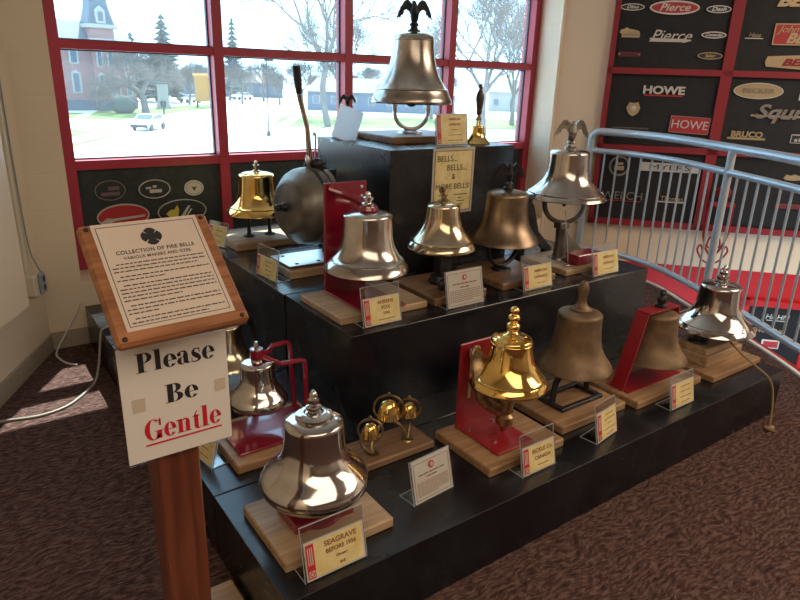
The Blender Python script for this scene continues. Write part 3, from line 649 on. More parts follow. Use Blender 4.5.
# 13 bronze bell with black eagle
t = thing('fire_bell', 'brown bronze bell with a black eagle on top, on the middle tier', 'bell', (2.26,2.245,Z2), 0, BELLS)
board(t, -.17,.20,-.19,.16,0,.034, M['oak_dark'])
bell_body(t, .175, .244, .102, .187, M['bronze'], 'fire'); clapper(t, .17, .2, .193, low=.03)
mb = MB().tube(lpath(.105, (0,0,.165), 180, 360), .014, 10, flat=.8); mb.lathe([(0,.034),(.05,.034),(.045,.045),(0,.05)], 20); mb.tube([(-.105,0,.16),(-.105,0,.26)], .013, 8).tube([(.105,0,.16),(.105,0,.26)], .013, 8)
obj('yoke', mb, M['dark_metal'], t, True)
eagle(t, .135, .445, M['dark_metal'], spread=.70, droop=.3)
t = thing('iron_stand', 'black iron stand with splayed legs between the black eagle and grey eagle bells', 'stand', (2.26,2.435,Z2))
def up(P): return [(x*1.03, 1.55-(1.55-z-.6)*1.03-.6) for x, z in P]
obj('block', MB().prism(up([(.257,.345),(.345,.345),(.345,.392),(.257,.392)]), -.03, .03), M['dark_metal'], t)
obj('leg', MB().prism(up([(.31,.35),(.350,.35),(.378,.315),(.432,.17),(.548,.066),(.548,.0168),(.50,.0168),(.495,.060),(.392,.140),(.330,.264)]), -.016, .016), M['dark_metal'], t)
obj('leg', MB().prism(up([(.257,.35),(.300,.35),(.290,.27),(.300,.235),(.340,.147),(.33,.0168),(.29,.0168),(.300,.147),(.250,.233)]), -.016, .016), M['dark_metal'], t)
# 14 silver eagle bell
t = thing('fire_bell', 'silver bell with grey eagle on a ring yoke, rightmost on the middle tier', 'bell', (2.705,2.26,Z2), 0, BELLS)
board(t, -.155,.17,-.195,.14,0,.03, M['oak_pale'])
obj('red_block', MB().rbox(-.035,.16,-.165,-.075,.03,.085,.004), M['maroon'], t)
bell_body(t, .216, .242, .103, .370, M['silver_worn'], 'flare', ((.11,.003),)); 
clapper(t, .20, .22, .37, low=.05)
mb = MB().tube(lpath(.105, (0,0,.335), 175, 365, 18, (.81,-.586)), .015, 12, flat=.8)
mb.rbox(-.035,.035,-.03,.03,.20,.235,.006)
mb.tube([(0,0,.21),(.0,.0,.13),(0,.0,.03)], [.030,.026,.034], 14); mb.prism([(.02,.21),(.05,.16),(.19,.05),(.19,.03),(.0,.03)], -.012, .012)
mb.lathe([(0,.03),(.055,.03),(.05,.042),(0,.048)], 20)
obj('ring_yoke', mb, M['gong'], t, True)
obj('chain', MB().tube(catmull([(-.02,-.03,.30),(-.03,-.05,.24),(-.035,-.08,.14),(-.05,-.11,.05),(-.06,-.12,.036)],6), .003, 8).ell((-.07,-.12,.034),(.03,.02,.006)), M['alu'], t, True)
eagle(t, .155, .622, M['eagle_grey'], spread=.70, droop=.3)
# 15 top bell
t = thing('fire_bell', 'largest silver bell with an eagle finial, standing on the topmost box before the window', 'bell', (2.18,2.965,Z3), 0, BELLS)
board(t, -.25,.25,-.20,.22,0,.034, M['oak_dark'])
bell_body(t, .222, .344, .110, .198, M['nickel_bronze'], 'lip', ((.20,.003),(.93,.003)))
clapper(t, .21, .29, .205, low=.03)
mb = MB().tube(lpath(.092, (0,0,.148), 178, 362, 18, (.81,-.586)), .013, 12, flat=.8)
mb.tube([(-.092*.81,.092*.586,.148),(-.092*.81,.092*.586,.28)], .012, 8).tube([(.092*.81,-.092*.586,.148),(.092*.81,-.092*.586,.28)], .012, 8)
mb.lathe([(0,.034),(.07,.034),(.065,.044),(.03,.05),(0,.052)], 24)
obj('ring_yoke', mb, M['alu'], t, True)
eagle(t, .168, .556, M['dark_metal'], spread=.68, droop=.3)
# 16 hand bell
t = thing('hand_bell', 'brass hand bell with a dark turned wooden handle on the topmost box', 'bell', (2.408,2.66,Z3))
bell_body(t, .072, .090, .034, .002, M['brass'], 'fire', n=48)
obj('handle_socket', MB().lathe([(0,.09),(.016,.09),(.014,.10),(.011,.12),(.018,.13),(.010,.14),(.010,.16),(0,.16)], 20), M['pale_brass'], t, True)
obj('wooden_handle', MB().lathe([(0,.15),(.012,.15),(.016,.165),(.013,.175),(.017,.19),(.022,.23),(.021,.25),(.013,.27),(.007,.282),(.012,.29),(.009,.305),(0,.31)], 24), mat('dark_turned_wood',(.06,.035,.025),.4), t, True)
# small eagle finial thing behind the card
t = thing('eagle_ornament', 'small dark eagle ornament on a slim post behind the pale card on the top box', 'ornament', (1.875,3.14,Z3))
obj('post', MB().lathe([(0,0),(.03,0),(.028,.01),(.012,.02),(.010,.06),(.016,.07),(.010,.09),(.010,.155),(0,.16)], 16), M['dark_metal'], t, True)
eagle(t, .085, .15, M['dark_metal'], spread=.68, droop=.3, name='eagle')
obj('foot', MB().rbox(-.08,.06,-.03,.03,0,.02,.004), M['dark_metal'], t)

# ------------------------------------------------------------------ cards in clear stands
def serif_rows(w, h, rows): return rows
def card(label, x, y, z, w, h, ch, lines, yaw=0, lean=12, style='yellow', head=None):
    t = thing('label_holder', label, 'sign', (x,y,z), R_(yaw))
    Lm = Matrix.Rotation(R_(-lean), 4, 'X')        # leans back
    a = MB(); a.box(-w/2, w/2, 0, .0025, 0, h, Lm); a.box(-w/2, w/2, .0, .075, 0, .0025)
    obj('acrylic_stand', a, M['acrylic'], t)
    e = MB()
    for q in ((-w/2,w/2,h-.0015,h),(-w/2,-w/2+.0015,0,h),(w/2-.0015,w/2,0,h)): e.box(q[0],q[1],-.0008,.0033,q[2],q[3],Lm)
    e.box(-w/2,w/2,.0738,.0755,0,.003).box(-w/2,-w/2+.0015,0,.075,0,.003).box(w/2-.0015,w/2,0,.075,0,.003)
    obj('polished_edge', e, M['acrylic_edge'], t)
    pnl = thing('tmp', 'x', 'x'); del pnl['label'], pnl['category']
    bpy.data.objects.remove(pnl)
    c = MB(); c.box(-w/2+.006, w/2-.006, -.0035, -.001, .004, ch, Lm)
    card_o = obj('card', c, M['card_white'] if style == 'yellow' else M['card_white'], t)
    def P(px, pz, off=-.0045): return Lm @ Vector((px, off, pz))
    rt = (PI/2 - R_(lean), 0, 0)
    if style == 'yellow':
        f = MB(); f.box(-w/2+.012+.018, w/2-.012, -.0042, -.0034, .010, ch-.006, Lm); obj('yellow_field', f, M['yellow_card'], t)
        s = MB(); s.box(-w/2+.010, -w/2+.034, -.0046, -.0034, .010, ch-.008, Lm); obj('red_strip', s, M['card_red'], t)
        g = MB()
        for i in range(3): g.box(-w/2+.014+i*.006, -w/2+.017+i*.006, -.0050, -.0044, ch*.42, ch-.016, Lm)
        g.box(-w/2+.013, -w/2+.031, -.0050, -.0044, .014, .014+.018, Lm)
        obj('strip_lettering', g, M['card_white'], t)
        k = MB().tube([Lm@Vector((-w/2+.022+.006*math.cos(2*PI*i/12), -.0052, .023+.006*math.sin(2*PI*i/12))) for i in range(13)], .0013, 5); obj('strip_emblem', k, M['card_red'], t)
        cx = .018
        n = len(lines)
        for i, (s_, sz) in enumerate(lines):
            if s_.startswith('-'):
                d = MB(); L_ = float(s_[1:]); d.box(cx-L_/2, cx+L_/2, -.0050, -.0044, ch*(1-(i+1)/(n+1))-.0015, ch*(1-(i+1)/(n+1))+.0015, Lm); obj('small_print', d, M['brown_ink'], t)
            else: text('lettering', s_, sz, M['brown_ink'], t, P(cx, ch*(1-(i+1)/(n+1))), rt, ext=.0002, bold=.0006)
    else:
        bmb = MB(); e = .012
        for q in ((-w/2+e, w/2-e, e, e+.0012),(-w/2+e, w/2-e, ch-e, ch-e+.0012),(-w/2+e,-w/2+e+.0012,e,ch-e),(w/2-e-.0012,w/2-e,e,ch-e)): bmb.box(q[0],q[1],-.0045,-.0034,q[2],q[3],Lm)
        obj('border_line', bmb, M['brown_ink'], t)
        em = MB().lathe([(0,-.003),(.012,-.003),(.012,.003),(0,.003)], 20, Lm@Matrix.Translation((0,-.003,ch*.80))@Matrix.Rotation(PI/2,4,'X')); obj('red_emblem', em, M['card_red'], t)
        em = MB().lathe([(0,-.001),(.007,-.001),(.007,.001),(0,.001)], 16, Lm@Matrix.Translation((0,-.0066,ch*.80))@Matrix.Rotation(PI/2,4,'X')); obj('emblem_centre', em, M['card_white'], t)
        d = MB(); rnd = random.Random(int(x*100))
        for i in range(7):
            zz = ch*(.46-.048*i); xx = -w/2+.020; end = w/2-.020 - (.0 if i < 6 else .05)
            while xx < end:
                ww = rnd.uniform(.005,.014); d.box(xx, min(xx+ww,end), -.0045, -.0034, zz-.0011, zz+.0011, Lm); xx += ww+.003
        obj('small_print', d, M['brown_ink'], t)
        hd = MB()
        for wd, sz, pz in head:
            n_ = max(2, int(wd/.022)); st = wd/n_
            for k_ in range(n_): hd.box(-wd/2+k_*st, -wd/2+k_*st+st*.82, -.0046, -.0034, ch*pz-sz/2, ch*pz+sz/2, Lm)
        obj('heading', hd, M['brown_ink'], t)
    return t
card('yellow card reading SEAGRAVE before 1956 in a clear stand at the front corner', .722, 1.255, Z1, .20, .165, .118, [('SEAGRAVE',.022),('BEFORE 1956',.017),('Chrome',.011),('Bell',.011)])
card('white history card with red crest before the three small bells', 1.158, 1.368, Z1, .178, .150, .148, [], yaw=5, lean=14, style='white', head=[(.115,.004,.64),(.05,.004,.56)])
card('yellow card reading BICKLE Co Canada before the shiny brass bell', 1.566, 1.281, Z1, .170, .155, .108, [('BICKLE Co.',.021),('CANADA',.019),('-.05',0)])
card('yellow card before the dull bronze bell', 1.963, 1.292, Z1, .156, .155, .120, [('-.06',0),('-.075',0),('-.03',0),('-.08',0),('-.06',0)], yaw=9)
card('yellow card before the red strapped bell', 2.462, 1.280, Z1, .175, .150, .115, [('-.07',0),('-.07',0),('-.08',0),('-.07',0)])
card('yellow card reading AHRENS FOX 1930 at the middle tier left corner', 1.357, 1.985, Z2, .185, .165, .118, [('AHRENS',.021),('FOX',.021),('1930',.016),('-.08',0)])
card('white history card with red crest before the centre bell', 1.799, 1.985, Z2, .215, .165, .163, [], lean=12, style='white', head=[(.14,.0045,.64),(.055,.0045,.54)])
card('yellow card reading AMERICAN LAFRANCE before the black eagle bell', 2.270, 1.995, Z2, .200, .160, .118, [('AMERICAN',.018),('LAFRANCE',.018),('-.06',0)])
card('yellow card reading AMERICAN LAFRANCE at the right corner of the middle tier', 2.767, 1.980, Z2, .210, .165, .125, [('AMERICAN',.018),('LAFRANCE',.018),('-.07',0)])
card('tan card before the dark gong facing the sign', 1.209, 2.794, Z2, .200, .155, .105, [('-.06',0),('-.05',0),('-.06',0),('-.04',0)], yaw=-85, lean=8)
card('pale blue lit card near the bright brass bell, half behind the sign', 1.215, 3.50, Z2, .16, .14, .12, [('-.06',0),('-.05',0),('-.06',0)], yaw=-70, lean=15)
card('yellow card behind the sign post on the bottom tier left edge', .585, 1.99, Z1, .16, .13, .11, [('-.06',0),('-.05',0),('-.06',0)], yaw=-80, lean=16)
card('yellow card with red strip standing on the topmost box before the largest bell', 2.20, 2.62, Z3, .215, .16, .158, [('AMERICAN',.016),('LAFRANCE',.016),('-.04',0),('-.09',0),('-.10',0)], lean=8)
# back of a tall leaning card on the top box
t = thing('label_holder', 'pale blue lit back of a card leaning at the left of the top box', 'sign', (1.775,3.02,Z3), R_(-20))
Lm = Matrix.Rotation(R_(20),4,'Y')@Matrix.Rotation(R_(-14),4,'X')
obj('acrylic_stand', MB().box(-.07,.07,0,.0025,.0,.18,Lm).box(-.07,.07,-.07,0,0,.0025), M['acrylic'], t); thin = translucent('thin_backlit_paper', (.92,.93,.95)); [n for n in thin.node_tree.nodes if n.type=='MIX_SHADER'][0].inputs[0].default_value = .85
obj('card', MB().box(-.066,.066,-.0025,-.0015,.004,.176,Lm), thin, t)
# empty acrylic stand right
t = thing('acrylic_stand', 'clear empty acrylic holder standing beside the right end of the middle tier', 'stand', (3.145,2.02,Z1), R_(-10))
obj('upright', MB().box(-.03,.03,-.002,.002,.0,.30).box(-.03,-.026,-.0,.03,0,.30), M['acrylic'], t); obj('foot', MB().box(-.03,.03,0,.07,0,.003), M['acrylic'], t)
# poster
t = thing('poster', 'tan poster reading Bells Bells and More Bells taped to the top box front', 'poster', (2.137,2.5245,.885))
obj('sheet', MB().box(-.137,.137,-.002,0,0,.335), M['card_white'], t); obj('tan_field', MB().box(-.122,.122,-.003,-.002,.015,.32), M['yellow_card'], t)
bmb = MB()
for q in ((-.124,.124,.319,.322),(-.124,.124,.013,.016),(-.124,-.121,.013,.322),(.121,.124,.013,.322)): bmb.box(q[0],q[1],-.004,-.002,q[2],q[3])
obj('border_line', bmb, M['brown_ink'], t)
for s_, sz, px, pz in (('BELLS...',.042,-.045,.282),('BELLS...',.042,.02,.236),('&',.042,.0,.190),('MORE BELLS!',.040,0,.140)): text('lettering', s_, sz, M['ink'], t, (px,-.004,pz), ext=.0003)
obj('small_print', MB().box(.01,.10,-.004,-.003,.096,.100).box(.04,.06,-.004,-.003,.078,.082).box(.03,.08,-.004,-.003,.062,.066).box(.04,.07,-.004,-.003,.045,.049).box(-.09,-.03,-.004,-.003,.096,.100), M['ink'], t)

# ------------------------------------------------------------------ sign on its post
t = thing('sign_stand', 'wooden lectern sign with a screwed on plaque about the fire bell collection', 'sign', (.316,1.28,0))
base = board(t, -.23,.222,-.28,.325,.0,.03, M['oak_pale'], 'base_board')
obj('post', MB().rbox(-.046,.046,-.045,.045,.03,1.13,.004), M['cherry'], t)
PM = Matrix.Translation((.319-.316,1.21-1.28,1.180)) @ Matrix.Rotation(.061,4,'Z') @ Matrix.Rotation(.735,4,'X')
w, h = .250, .264
pl = bpy.data.objects
plq = obj('plaque', MB().rbox(-w/2, w/2, -h/2, h/2, -.022, 0, .006), M['walnut'], t); plq.matrix_local = PM
sh = obj('printed_sheet', MB().box(-w/2+.022, w/2-.024, -h/2+.024, h/2-.004, 0, .0012), M['cream_paper'], plq)
bmb = MB(); sx0, sx1, sy0, sy1 = -w/2+.029, w/2-.031, -h/2+.032, h/2-.013
for q in ((sx0,sx1,sy0,sy0+.0012),(sx0,sx1,sy1,sy1+.0012),(sx0,sx0+.0012,sy0,sy1),(sx1-.0012,sx1,sy0,sy1)): bmb.box(q[0],q[1],q[2],q[3],.0011,.0016)
obj('border_line', bmb, M['ink'], plq)
em = MB()
for k in range(4):
    A = Matrix.Translation((0,.088,0))@Matrix.Rotation(PI/2*k+PI/4*0,4,'Z')
    em.slab([(-.004,.004),(-.012,.014),(-.006,.019),(0,.0205),(.006,.019),(.012,.014),(.004,.004)], .0012,.0018, A)
em.slab([(.010*math.cos(2*PI*k/16), .088+.010*math.sin(2*PI*k/16)) for k in range(16)], .0012,.0020)
obj('cross_emblem', em, M['ink'], plq)
text('lettering', 'COLLECTION OF FIRE BELLS', .0115, M['ink'], plq, (0,.058,.0014), (0,0,0), ext=.0002, bold=.0002, sx=.95, space=1.1)
text('lettering', 'VARIOUS MAKERS AND SIZES', .0095, M['ink'], plq, (0,.045,.0014), (0,0,0), ext=.0002, bold=.0001, sx=.95, space=1.1)
d = MB(); rnd = random.Random(4); zz = .033
for par in ((3,.9),(2,.5),(5,.6),(3,.3),(2,.8)):
    for i in range(par[0]):
        xx = sx0+.006+(.008 if i == 0 else 0); end = sx1-.006 if i < par[0]-1 else sx0+.006+(sx1-sx0-.012)*par[1]
        while xx < end:
            ww = rnd.uniform(.004,.013); d.box(xx, min(xx+ww,end), zz-.0011, zz+.0011, .0012, .0016); xx += ww+.0022
        zz -= .0080
    zz -= .0035
obj('small_print', d, M['ink'], plq)
for px, py in ((-w/2+.014,h/2-.012),(w/2-.014,h/2-.012),(-w/2+.014,-h/2+.012),(w/2-.014,-h/2+.012)):
    obj('screw', MB().lathe([(0,.003),(.004,.0025),(.0052,0)], 14), M['screw'], plq, loc=(px,py,0))
obj('lectern_wedge', MB().prism([(-.04,1.06),(.04,1.06),(.04,1.12),(-.04,1.12)], -.058, .05), M['cherry'], t)

# heavy serif letters of the paper sign, drawn as 2-D strokes (unit = cap height)
def stroke(pts, n=8):
    """pts (x,y,w): variable width ribbon polygon list"""
    P = catmull([(x,y,w) for x,y,w in pts], n); quads = []; L = []; Rg = []
    for i, p in enumerate(P):
        a = P[max(i-1,0)]; b = P[min(i+1,len(P)-1)]; dx, dy = b.x-a.x, b.y-a.y; l = math.hypot(dx,dy) or 1; nx, ny = -dy/l, dx/l
        L.append((p.x+nx*p.z/2, p.y+ny*p.z/2)); Rg.append((p.x-nx*p.z/2, p.y-ny*p.z/2))
    for i in range(len(P)-1): quads.append([L[i], L[i+1], Rg[i+1], Rg[i]])
    return quads
def rect(x0,x1,y0,y1): return [[(x0,y0),(x1,y0),(x1,y1),(x0,y1)]]
def bowl(cx, cy, rx, ry, ix, iy, a0=0, a1=360, n=28, ox=0):
    q = []
    for k in range(n):
        t0, t1 = R_(a0+(a1-a0)*k/n), R_(a0+(a1-a0)*(k+1)/n)
        q.append([(cx+rx*math.cos(t0),cy+ry*math.sin(t0)),(cx+rx*math.cos(t1),cy+ry*math.sin(t1)),(cx+ox+ix*math.cos(t1),cy+iy*math.sin(t1)),(cx+ox+ix*math.cos(t0),cy+iy*math.sin(t0))])
    return q
H_ = .035
GL = {
 'P': (.86, rect(.12,.40,0,1)+rect(0,.54,0,H_)+rect(0,.45,1-H_,1)+bowl(.44,.74,.38,.26,.14,.225,-90,90)+rect(.38,.45,.48,.48+H_)),
 'B': (.90, rect(.12,.40,0,1)+rect(0,.46,0,H_)+rect(0,.45,1-H_,1)+bowl(.44,.76,.34,.24,.10,.205,-90,90)+bowl(.44,.265,.42,.265,.16,.23,-90,90)+rect(.38,.46,.50,.53)),
 'G': (1.0, bowl(.48,.5,.48,.52,.20,.48,50,325)+stroke([(.78,.90,.03),(.86,.80,.05),(.88,.68,.03)])+rect(.80,.90,.66,1.0)+rect(.64,.92,0.02,.40)+rect(.54,1.0,.40,.40+H_)),
 'l': (.44, rect(.08,.34,0,1.06)+rect(0,.43,0,H_)+rect(0,.2,1.06-H_,1.06)),
 'e': (.66, bowl(.34,.34,.34,.36,.10,.325,25,325)+bowl(.34,.34,.34,.36,.12,.325,-2,28)+rect(.12,.66,.33,.33+H_)),
 'a': (.70, rect(.34,.58,.05,.52)+stroke([(.10,.52,.10),(.16,.64,.07),(.30,.68,.06),(.44,.63,.12),(.46,.5,.2)])+bowl(.12,.54,.10,.10,.0,.0,0,360)+bowl(.26,.18,.25,.20,.04,.165,80,300)+stroke([(.26,.36,.03),(.36,.40,.03)])+stroke([(.46,.1,.2),(.56,.03,.08),(.70,.04,.03)])),
 's': (.56, stroke([(.06,.05,.05),(.16,.0,.05),(.34,.02,.08),(.44,.14,.18),(.34,.28,.24),(.18,.40,.24),(.12,.54,.16),(.22,.67,.07),(.36,.68,.05),(.44,.62,.05)])+rect(.02,.06,-.01,.24)+rect(.43,.47,.46,.70)),
 'n': (.84, rect(.10,.34,0,.66)+rect(0,.42,0,H_)+rect(0,.30,.66-H_,.68)+rect(.50,.74,0,.50)+rect(.43,.83,0,H_)+bowl(.50,.48,.24,.21,.04,.16,0,140)),
 't': (.50, rect(.12,.36,.10,.70)+rect(0,.48,.62,.62+H_)+stroke([(.14,.66,.05),(.20,.74,.06),(.30,.90,.06)])+stroke([(.24,.12,.24),(.30,.03,.12),(.40,.01,.05),(.49,.10,.03)])),
}
def word(s, x, y, cap, sx, slope=0):
    mb = MB(); cx = x
    for ch in s:
        adv, polys = GL[ch]
        for q in polys: mb.add([(cx+px*cap*sx, 0, y+(cx-x+px*cap*sx)*slope+py*cap) for px, py in q], [tuple(range(len(q)))])
        cx += adv*cap*sx + .035*cap
    return mb, cx
t = thing('paper_notice', 'white laminated notice reading Please Be Gentle hanging below the plaque', 'notice', (.322,1.218,.787))
obj('sheet', MB().box(-.1085,.1085,-.002,.001,-.004,.252), M['paper'], t)
lam = MB().box(-.112,.112,-.0006,.0004,-.008,.256); obj('laminate_edge', lam, M['acrylic'], t)
W = .217
for s, u0, u1, v, capv, m in (('Please',.15,.88,.225,.165,M['ink']),('Be',.38,.70,.54,.165,M['ink']),('Gentle',.165,.895,.84,.185,M['red_ink'])):
    cap = capv*.252; mb, ex = word(s, 0, 0, cap, 1); sx = (u1-u0)*W/ex
    mb, ex = word(s, 0, 0, cap, sx, 0)
    obj('lettering', mb, m, t, loc=(-W/2+u0*W, -.0026, .252*(1-v)))
obj('underline', MB().box(-W/2+.165*W, -W/2+.90*W, -.0028,-.002,.252*.115,.252*.13), M['red_ink'], t)
obj('tape_patch', MB().box(-W/2+.085*W, -W/2+.20*W, -.003,-.002,.252*.44,.252*.56), M['tape'], t); obj('tape_patch', MB().box(-W/2+.86*W, -W/2+.965*W, -.003,-.002,.252*.46,.252*.57), M['tape'], t)

# ------------------------------------------------------------------ railing
rp = [(4.62,3.56),(4.705,3.28),(4.655,2.86),(4.40,2.32),(4.15,1.85),(3.88,1.42),(3.72,1.12),(3.60,.72),(3.44,.25)]
rc = catmull([(x,y,0) for x,y in rp], 12)
def along(z): return [(p.x,p.y,z) for p in rc]
def atlen(s):
    for a, b in zip(rc, rc[1:]):
        l = (b-a).length
        if s <= l: return a+(b-a)*(s/l)
        s -= l
    return rc[-1]
t = thing('railing', 'curved grey metal railing with thin vertical bars along the balcony edge', 'railing', (0,0,0))
zt, zs, zb = 1.165, 1.005, .14
top = along(zt)
st_ = rc[0]; out = (rc[0]-rc[1]).normalized()
bend = [tuple(st_ + Vector((0,0,zt)) + out*(.07*math.sin(R_(a))) + Vector((0,0,-.07*(1-math.cos(R_(a)))))) for a in (90,70,50,30,10)]
endp = st_ + out*.07
obj('handrail', MB().tube([(endp.x,endp.y,-.1),(endp.x,endp.y,zt-.2)]+bend+top, .031, 14), M['rail'], t, True)
obj('upper_rail', MB().tube([(endp.x,endp.y,zs)]+along(zs), .024, 12), M['rail'], t, True)
obj('lower_rail', MB().tube([(endp.x,endp.y,zb)]+along(zb), .024, 12), M['rail'], t, True)
total = sum((b-a).length for a,b in zip(rc,rc[1:]))
s = .06; i = 0; posts = (1.36, 2.75)
while s < total:
    if not any(abs(s-p) < .05 for p in posts):
        p = atlen(s); obj('baluster', MB().tube([(p.x,p.y,zb),(p.x,p.y,zs)], .0085, 8), M['rail'], t, True)
    s += .108
for s in posts:
    p = atlen(s); obj('post', MB().tube([(p.x,p.y,-.2),(p.x,p.y,zt)], .027, 14), M['rail'], t, True)
# ornate red lantern bracket beyond the railing
x, y = bw(1.445,.16)
t = thing('ornate_lantern', 'red ornate lantern on a scrolled bracket beyond the railing', 'lantern', (x,y,-.22), R_(-47))
obj('pole', MB().tube([(0,0,0),(0,0,.95)], [.024,.02], 12).lathe([(0,.9),(.05,.92),(.06,.97),(.03,1.0),(.02,1.06),(0,1.1)], 16), M['red'], t, True)
mb = MB(); mb.rbox(-.10,.10,-.04,.04,.84,.87,.004)
for sg in (-1,1):
    mb.tube(catmull([(sg*.095,0,.86),(sg*.095,0,.68),(sg*.09,0,.58),(sg*.06,0,.48),(sg*.02,0,.42)],6), .011, 8)
    mb.tube(catmull([(0,0,.34),(sg*.05,0,.36),(sg*.09,0,.40),(sg*.12,0,.46),(sg*.10,0,.50),(sg*.08,0,.46)],6), .008, 8)
    mb.tube(catmull([(0,0,.60),(sg*.04,0,.56),(sg*.05,0,.50),(sg*.03,0,.48)],5), .007, 8)
obj('scroll_arms', mb, M['red'], t, True)

# ------------------------------------------------------------------ left corner: conduit, outlet, cables
lwx, lwy = lw(.17,.0)
t = thing('outlet_box', 'surface mounted power outlet with two thin conduits running up the corner', 'outlet', (lwx,lwy,.45), math.atan2(-LW.y,-LW.x))
# local +x toward the corner, local -y toward the room
obj('box', MB().rbox(-.055,.045,-.055,0,-.055,.055,.006), M['ivory'], t)
obj('face_plate', MB().rbox(-.01,.05,-.075,-.05,-.055,.06,.01), M['socket'], t)
mb = MB()
for z in (-.02,.025): mb.lathe([(0,.002),(.015,.002),(.015,0)], 16, Matrix.Translation((.02,-.075,z))@Matrix.Rotation(PI/2,4,'X'))
obj('socket_face', mb, M['ink'], t)
obj('conduit', MB().tube([(-.03,-.016,.055),(-.03,-.016,2.8)], .012, 10), M['ivory'], t, True); obj('conduit', MB().tube([(.012,-.014,.055),(.012,-.014,2.8)], .009, 10), M['ivory'], t, True)
obj('cord', MB().tube(catmull([(.03,-.06,.06),(.02,-.05,.10),(.0,-.035,.2),(-.008,-.03,.5),(-.008,-.03,1.2)],6), .004, 8), M['cable'], t, True)
def P3(l): return [Vector(p) for p in l]
tag(obj('power_cable', MB().tube(catmull([(.60,3.46,.245),(.57,3.45,.243),(.545,3.44,.22),(.51,3.39,.08),(.47,3.32,.010),(.40,3.22,.006),(.30,3.12,.006),(.18,3.09,.006),(.05,3.12,.006),(-.03,3.12,.006)],8), .0065, 8), M['cable'], None, True), 'grey cable crossing the sunlit carpet up to the low platform', 'cable')
tag(obj('power_cable', MB().tube(catmull([(.53,3.885,.26),(.50,3.885,.20),(.45,3.88,.12),(.39,3.86,.035),(.36,3.80,.008),(.365,3.72,.006),(.39,3.64,.006),(.43,3.59,.006)],8), .0055, 8), M['trim_white'], None, True), 'pale cable curling down the wall corner onto the carpet', 'cable')

# ------------------------------------------------------------------ outdoors (street level is 4 m lower)
GZ = -4.0
M['concrete'] = vary(mat('pale_street', (.58,.57,.55), .8), (.52,.51,.50), (.62,.61,.59), (.3,.3,.3), 3)
M['lawn'] = vary(mat('spring_lawn', (.16,.30,.06), .9), (.07,.13,.02), (.12,.19,.04), (.5,.5,.5), 6)
M['brick'] = vary(mat('red_brick', (.36,.20,.19), .8), (.20,.10,.10), (.28,.16,.16), (1.5,1.5,3), 5)
M['slate'] = vary(mat('blue_slate', (.14,.20,.25), .6), (.04,.065,.09), (.08,.12,.16), (2,2,6), 5)
M['stone'] = mat('pale_stone', (.30,.30,.28), .8)
M['bark'] = vary(mat('grey_bark', (.20,.18,.16), .9), (.09,.09,.09), (.16,.15,.14), (6,6,2), 4)
M['twig'] = mat('twig_bark', (.13,.12,.11), .9)
M['needle'] = vary(mat('evergreen', (.06,.11,.08), .9), (.04,.07,.065), (.08,.12,.11), (2,2,2), 4)
M['bglass'] = mat('dark_house_glass', (.08,.12,.16), .15)
M['beige_roof'] = mat('beige_roof', (.12,.105,.09), .8)
M['bluewall'] = mat('blue_siding', (.07,.12,.18), .7)
tag(obj('street', MB().box(-150,260,4.6,320,GZ-.1,GZ), M['concrete']), None, None, kind='structure')
def lawn(label, poly):
    o = obj('lawn', MB().slab(poly[::-1], GZ-.08, GZ+.01), M['lawn']); tag(o, label, 'lawn')
lawn('sliver of lawn at the left before the brick house', [(12.6,82.6),(12.9,81.7),(15.8,90.4),(13.9,93.5),(8,93),(5,84)])
lawn('long lawn in front of the brick house and its bare tree', [(13.8,80.8),(17.2,77.9),(22.3,84.9),(36.9,102.5),(42.1,116.8),(25,99.2),(19.5,99),(14.7,84.0)])
lawn('middle grass strip between two pale walks at the left', [(9.0,59.2),(12.1,64.7),(10.3,67.9),(4,70),(3,60)])
lawn('lowest grass strip near the window sill at the left', [(12.2,59.2),(12.5,61.0),(8.7,55.1),(4,54),(4,49),(7.9,51.7)])
lawn('curved grass verge left of the pale walk by the lamp post', [(30,66.1),(36.3,75.8),(45.6,91.6),(38.1,81.2)])
lawn('wide lawn right of the pale walk under the near tree', [(31.6,65.7),(35.7,63.5),(46.6,59.7),(70,52),(90,66),(59.7,76.4),(49.7,79.8),(43.3,84.8)])
# brick house with tower
t = thing('brick_house', 'old brick house with a blue slate mansard tower across the street', 'house', (20.1,97.5,GZ), R_(8)); t.scale = (.79,.79,.79)
obj('wall', MB().box(-14,0,0,12,0,11.2).box(0,6.2,2.5,12,0,11.0), M['brick'], t)
obj('wall', MB().box(-1.9,1.9,-1.2,2.6,0,13.4), M['brick'], t, label='brick tower shaft')
obj('roof', MB().add([(-14.4,-.4,11.2),(0,-.4,11.2),(6.6,2.1,11.1),(6.6,12.4,11.2),(-14.4,12.4,11.2),(-13,2.4,14.2),(0,2.4,14.2),(4.2,4.8,14.2),(4.2,9,14.2),(-13,9,14.2)], [(0,1,6,5),(1,2,7,6),(2,3,8,7),(3,4,9,8),(4,0,5,9),(5,6,7,8,9)]), M['slate'], t)
obj('cornice', MB().box(-14.3,-1.9,-.45,.0,10.7,11.3).box(-2.4,2.4,-1.7,3.1,13.1,13.7).box(1.9,6.5,2.1,2.5,10.6,11.2).box(-2.1,2.1,-1.4,2.8,11.0,11.5), M['stone'], t)
obj('tower_roof', MB().add([(-2.1,-1.4,13.7),(2.1,-1.4,13.7),(2.1,2.8,13.7),(-2.1,2.8,13.7),(-1.55,-.85,16),(1.55,-.85,16),(1.55,2.25,16),(-1.55,2.25,16),(-1.1,-.4,19.5),(1.1,-.4,19.5),(1.1,1.8,19.5),(-1.1,1.8,19.5)], [(0,1,5,4),(1,2,6,5),(2,3,7,6),(3,0,4,7),(4,5,9,8),(5,6,10,9),(6,7,11,10),(7,4,8,11),(8,9,10,11)]), M['slate'], t)
